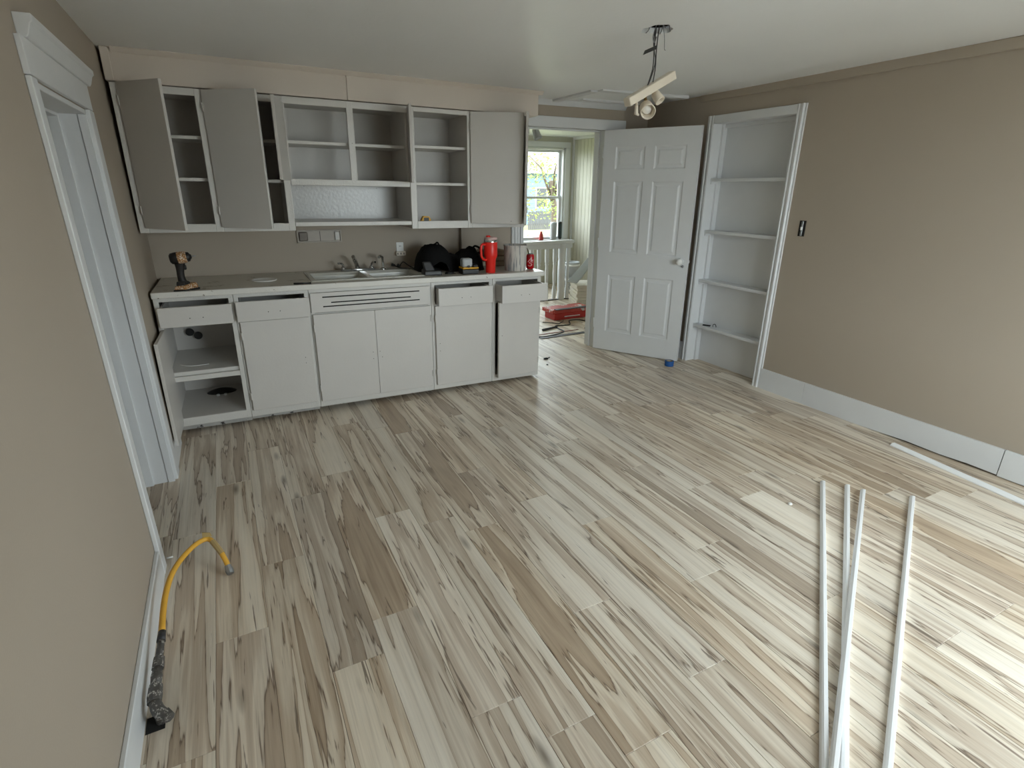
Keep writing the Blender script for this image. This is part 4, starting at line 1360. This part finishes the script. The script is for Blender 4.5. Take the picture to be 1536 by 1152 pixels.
# things on the far sill (railing height)
SZ = WB[2]
for nm, lab, cat_, prof, x, y, m_ in (
        ('red_bottle', 'small red bottle on the far window sill', 'bottle', [(0, 0), (.036, 0), (.038, .01), (.036, .075), (.02, .11), (.02, .135), (0, .135)], 5.06, 3.965, mat('dull_red', (176, 60, 58), .5)),
        ('travel_mug', 'pale grey travel mug on the far window sill', 'mug', [(0, 0), (.045, 0), (.05, .02), (.055, .22), (.06, .24), (.05, .27), (0, .28)], 5.29, 3.965, LGREY)):
    o = single(nm, MB().lathe(prof, 18, Matrix.Translation((x, y, SZ))), m_, I4, 0, (x, y, SZ))
    tag(o, lab, cat_)
sp_ = empty('speaker', (5.415, 3.965, SZ))
tag(sp_, 'tall black rounded speaker at right end of the far sill', 'speaker')
part(sp_, 'body', B(5.385, 5.45, 3.945, 3.985, SZ, SZ + .28), BLACK, .015)
part(sp_, 'grille', B(5.395, 5.44, 3.941, 3.947, SZ + .03, SZ + .25), mat('teal_grey', (44, 62, 66), .5), .004)

# ================================================================== OUTSIDE
GZ = -.80
grass = mat('lawn_grass', (104, 106, 72), .9, .35, 3)
struct(single('ground', B(-60, 80, FY1 + .3, 90, GZ - .1, GZ), grass), 'sunlit lawn outside the windows', 'lawn')
struct(single('bounce_ground', B(-60, 80, -60, YF - .3, GZ - .1, GZ).box(XR + .6, 80, YF - .3, FY1 + .3, GZ - .1, GZ), mat('neutral_bounce', (176, 172, 166), .95, .15, 4)), 'unseen pale neutral ground added to keep bounced daylight free of green', 'yard')  # pale ground added out of view so daylight bounces in without a green tint
struct(single('driveway', B(5, 40, 13.5, 17.0, GZ, GZ + .02), mat('concrete_drive', (118, 116, 112), .9, .1, 2)), 'pale concrete driveway outside the far window', 'driveway')
hs = empty('neighbour_house', (15, 30, GZ))
tag(hs, 'pale blue house with grey gable roof beyond the lawn', 'house')
sid = mat('pale_blue_siding', (96, 116, 128), .7, .05, 3)
hx0, hx1, hy0, hy1, hz = 10.0, 20.6, 28.0, 35.0, 2.4
part(hs, 'wall', B(hx0, hx1, hy0, hy1, GZ, hz), sid)
for k in range(12):
    part(hs, 'siding_board', B(hx0, hx1, hy0 - .03, hy0, GZ + k * .26, GZ + k * .26 + .235), sid)
rf = MB().prism([(hy0 - .4, hz - .05), (hy0 - .4, hz + .08), (31.5, hz + 1.7), (hy1 + .4, hz + .08), (hy1 + .4, hz - .05)], hx0 - .4, hx1 + .3, 'x')
part(hs, 'roof', rf, mat('grey_shingle', (104, 104, 106), .9, .2, 6))
part(hs, 'fascia', B(hx0 - .4, hx1 + .3, hy0 - .46, hy0 - .40, hz - .1, hz + .1), TRIM)
for x in (16.0, 18.6):
    f_ = part(hs, 'window', B(x, x + .9, hy0 - .06, hy0 - .02, .2, 1.5), TRIM)
    part(f_, 'pane', B(x + .08, x + .82, hy0 - .07, hy0 - .055, .28, 1.42), DGREY)
fn = empty('picket_fence', (17.2, 24.0, GZ))
tag(fn, 'weathered grey board fence in front of the far house', 'fence')
fwd_ = mat('weathered_board', (74, 72, 70), .9, .25, 5)
for k in range(26):
    x = 15.9 + k * .125
    part(fn, 'board', B(x, x + .105, 24.0, 24.02, GZ, GZ + .98 + .05 * random.random()), fwd_)
for z in (-.55, -.05):
    part(fn, 'rail', B(15.9, 19.1, 24.02, 24.06, z, z + .08), fwd_)
ca = empty('parked_car', (15.2, 23.0, GZ))
tag(ca, 'red car parked at the edge of the neighbour driveway', 'car')
cbody = MB().prism([(13.6, -.55), (16.0, -.55), (16.05, -.2), (15.6, -.08), (15.1, .28), (14.2, .30), (13.7, -.05), (13.55, -.2)], 24.6, 26.1, 'y')
part(ca, 'body', cbody, mat('car_red', (170, 50, 44), .3))
part(ca, 'glass', MB().prism([(14.25, -.02), (15.35, -.02), (15.02, .22), (14.3, .24)], 24.58, 26.12, 'y'), DGREY)
for x in (14.1, 15.5):
    part(ca, 'wheel', MB().lathe([(0, 0), (.28, 0), (.30, .05), (.30, .18), (0, .2)], 18, Matrix.Translation((x, 24.75, GZ + .30)) @ Matrix.Rotation(PI / 2, 4, 'X')), BLACK)
po = single('utility_pole', MB().tube([(11.05, 13.0, GZ), (11.05, 13.0, 6.0)], .085, 10), mat('white_post', (150, 152, 152), .7), I4, 0, (11.05, 13.0, GZ))
tag(po, 'slim white pole standing on the lawn outside', 'pole')


def leaves(cx, cy, cz, rx, ry, rz, n, size, seed):
    rnd = random.Random(seed)
    mbl = MB()
    cl = [(rnd.uniform(-1, 1), rnd.uniform(-1, 1), rnd.uniform(-1, 1)) for _ in range(26)]
    for _ in range(n):
        c = rnd.choice(cl)
        p = Vector((cx + rx * (c[0] * .75 + rnd.gauss(0, .16)), cy + ry * (c[1] * .75 + rnd.gauss(0, .16)), cz + rz * (c[2] * .75 + rnd.gauss(0, .16))))
        u = Vector((rnd.gauss(0, 1), rnd.gauss(0, 1), rnd.gauss(0, 1))).normalized()
        w = u.orthogonal().normalized()
        s_ = size * rnd.uniform(.6, 1.3)
        mbl._add([p + u * s_, p + w * s_ * .5, p - u * s_, p - w * s_ * .5], [(0, 1, 2, 3)])
    return mbl


def tree(name, label, x, y, cz, rx, rz, n, size, m_, seed, trunk=True):
    t_ = empty(name, (x, y, GZ))
    tag(t_, label, 'tree')
    c_ = part(t_, 'crown', leaves(x, y, cz, rx, rx, rz, n, size, seed), m_)
    c_['kind'] = 'stuff'
    part(t_, 'trunk', MB().tube(spline([(x, y, GZ), (x + .1, y, GZ + (cz - GZ) * .5), (x - .05, y, cz)], 4), [.16, .15, .14, .13, .12, .11, .10, .09, .08], 8), mat('bark', (84, 72, 60), .9, .2, 8))
    br_ = MB()
    rnd = random.Random(seed + 1)
    for _ in range(9):
        e = (x + rx * rnd.uniform(-.7, .7), y + rx * rnd.uniform(-.7, .7), cz + rz * rnd.uniform(-.6, .8))
        br_.tube([(x, y, cz - rz * .5), ((x + e[0]) / 2, (y + e[1]) / 2, (cz + e[2]) / 2), e], [.06, .04, .015], 5)
    part(t_, 'branch', br_, MATS['bark'])


tree('leafy_tree', 'yellow-green leafy tree outside the far window', 11.5, 14.2, 1.75, 1.25, 1.6, 1500, .07, mat('spring_leaf', (96, 108, 34), .7, .3, 4), 5)
tree('leafy_tree', 'tall blue-green tree behind the neighbour house', 20.0, 40.0, 6.2, 4.2, 4.2, 5000, .22, mat('deep_leaf', (48, 84, 78), .8, .3, 2), 9)
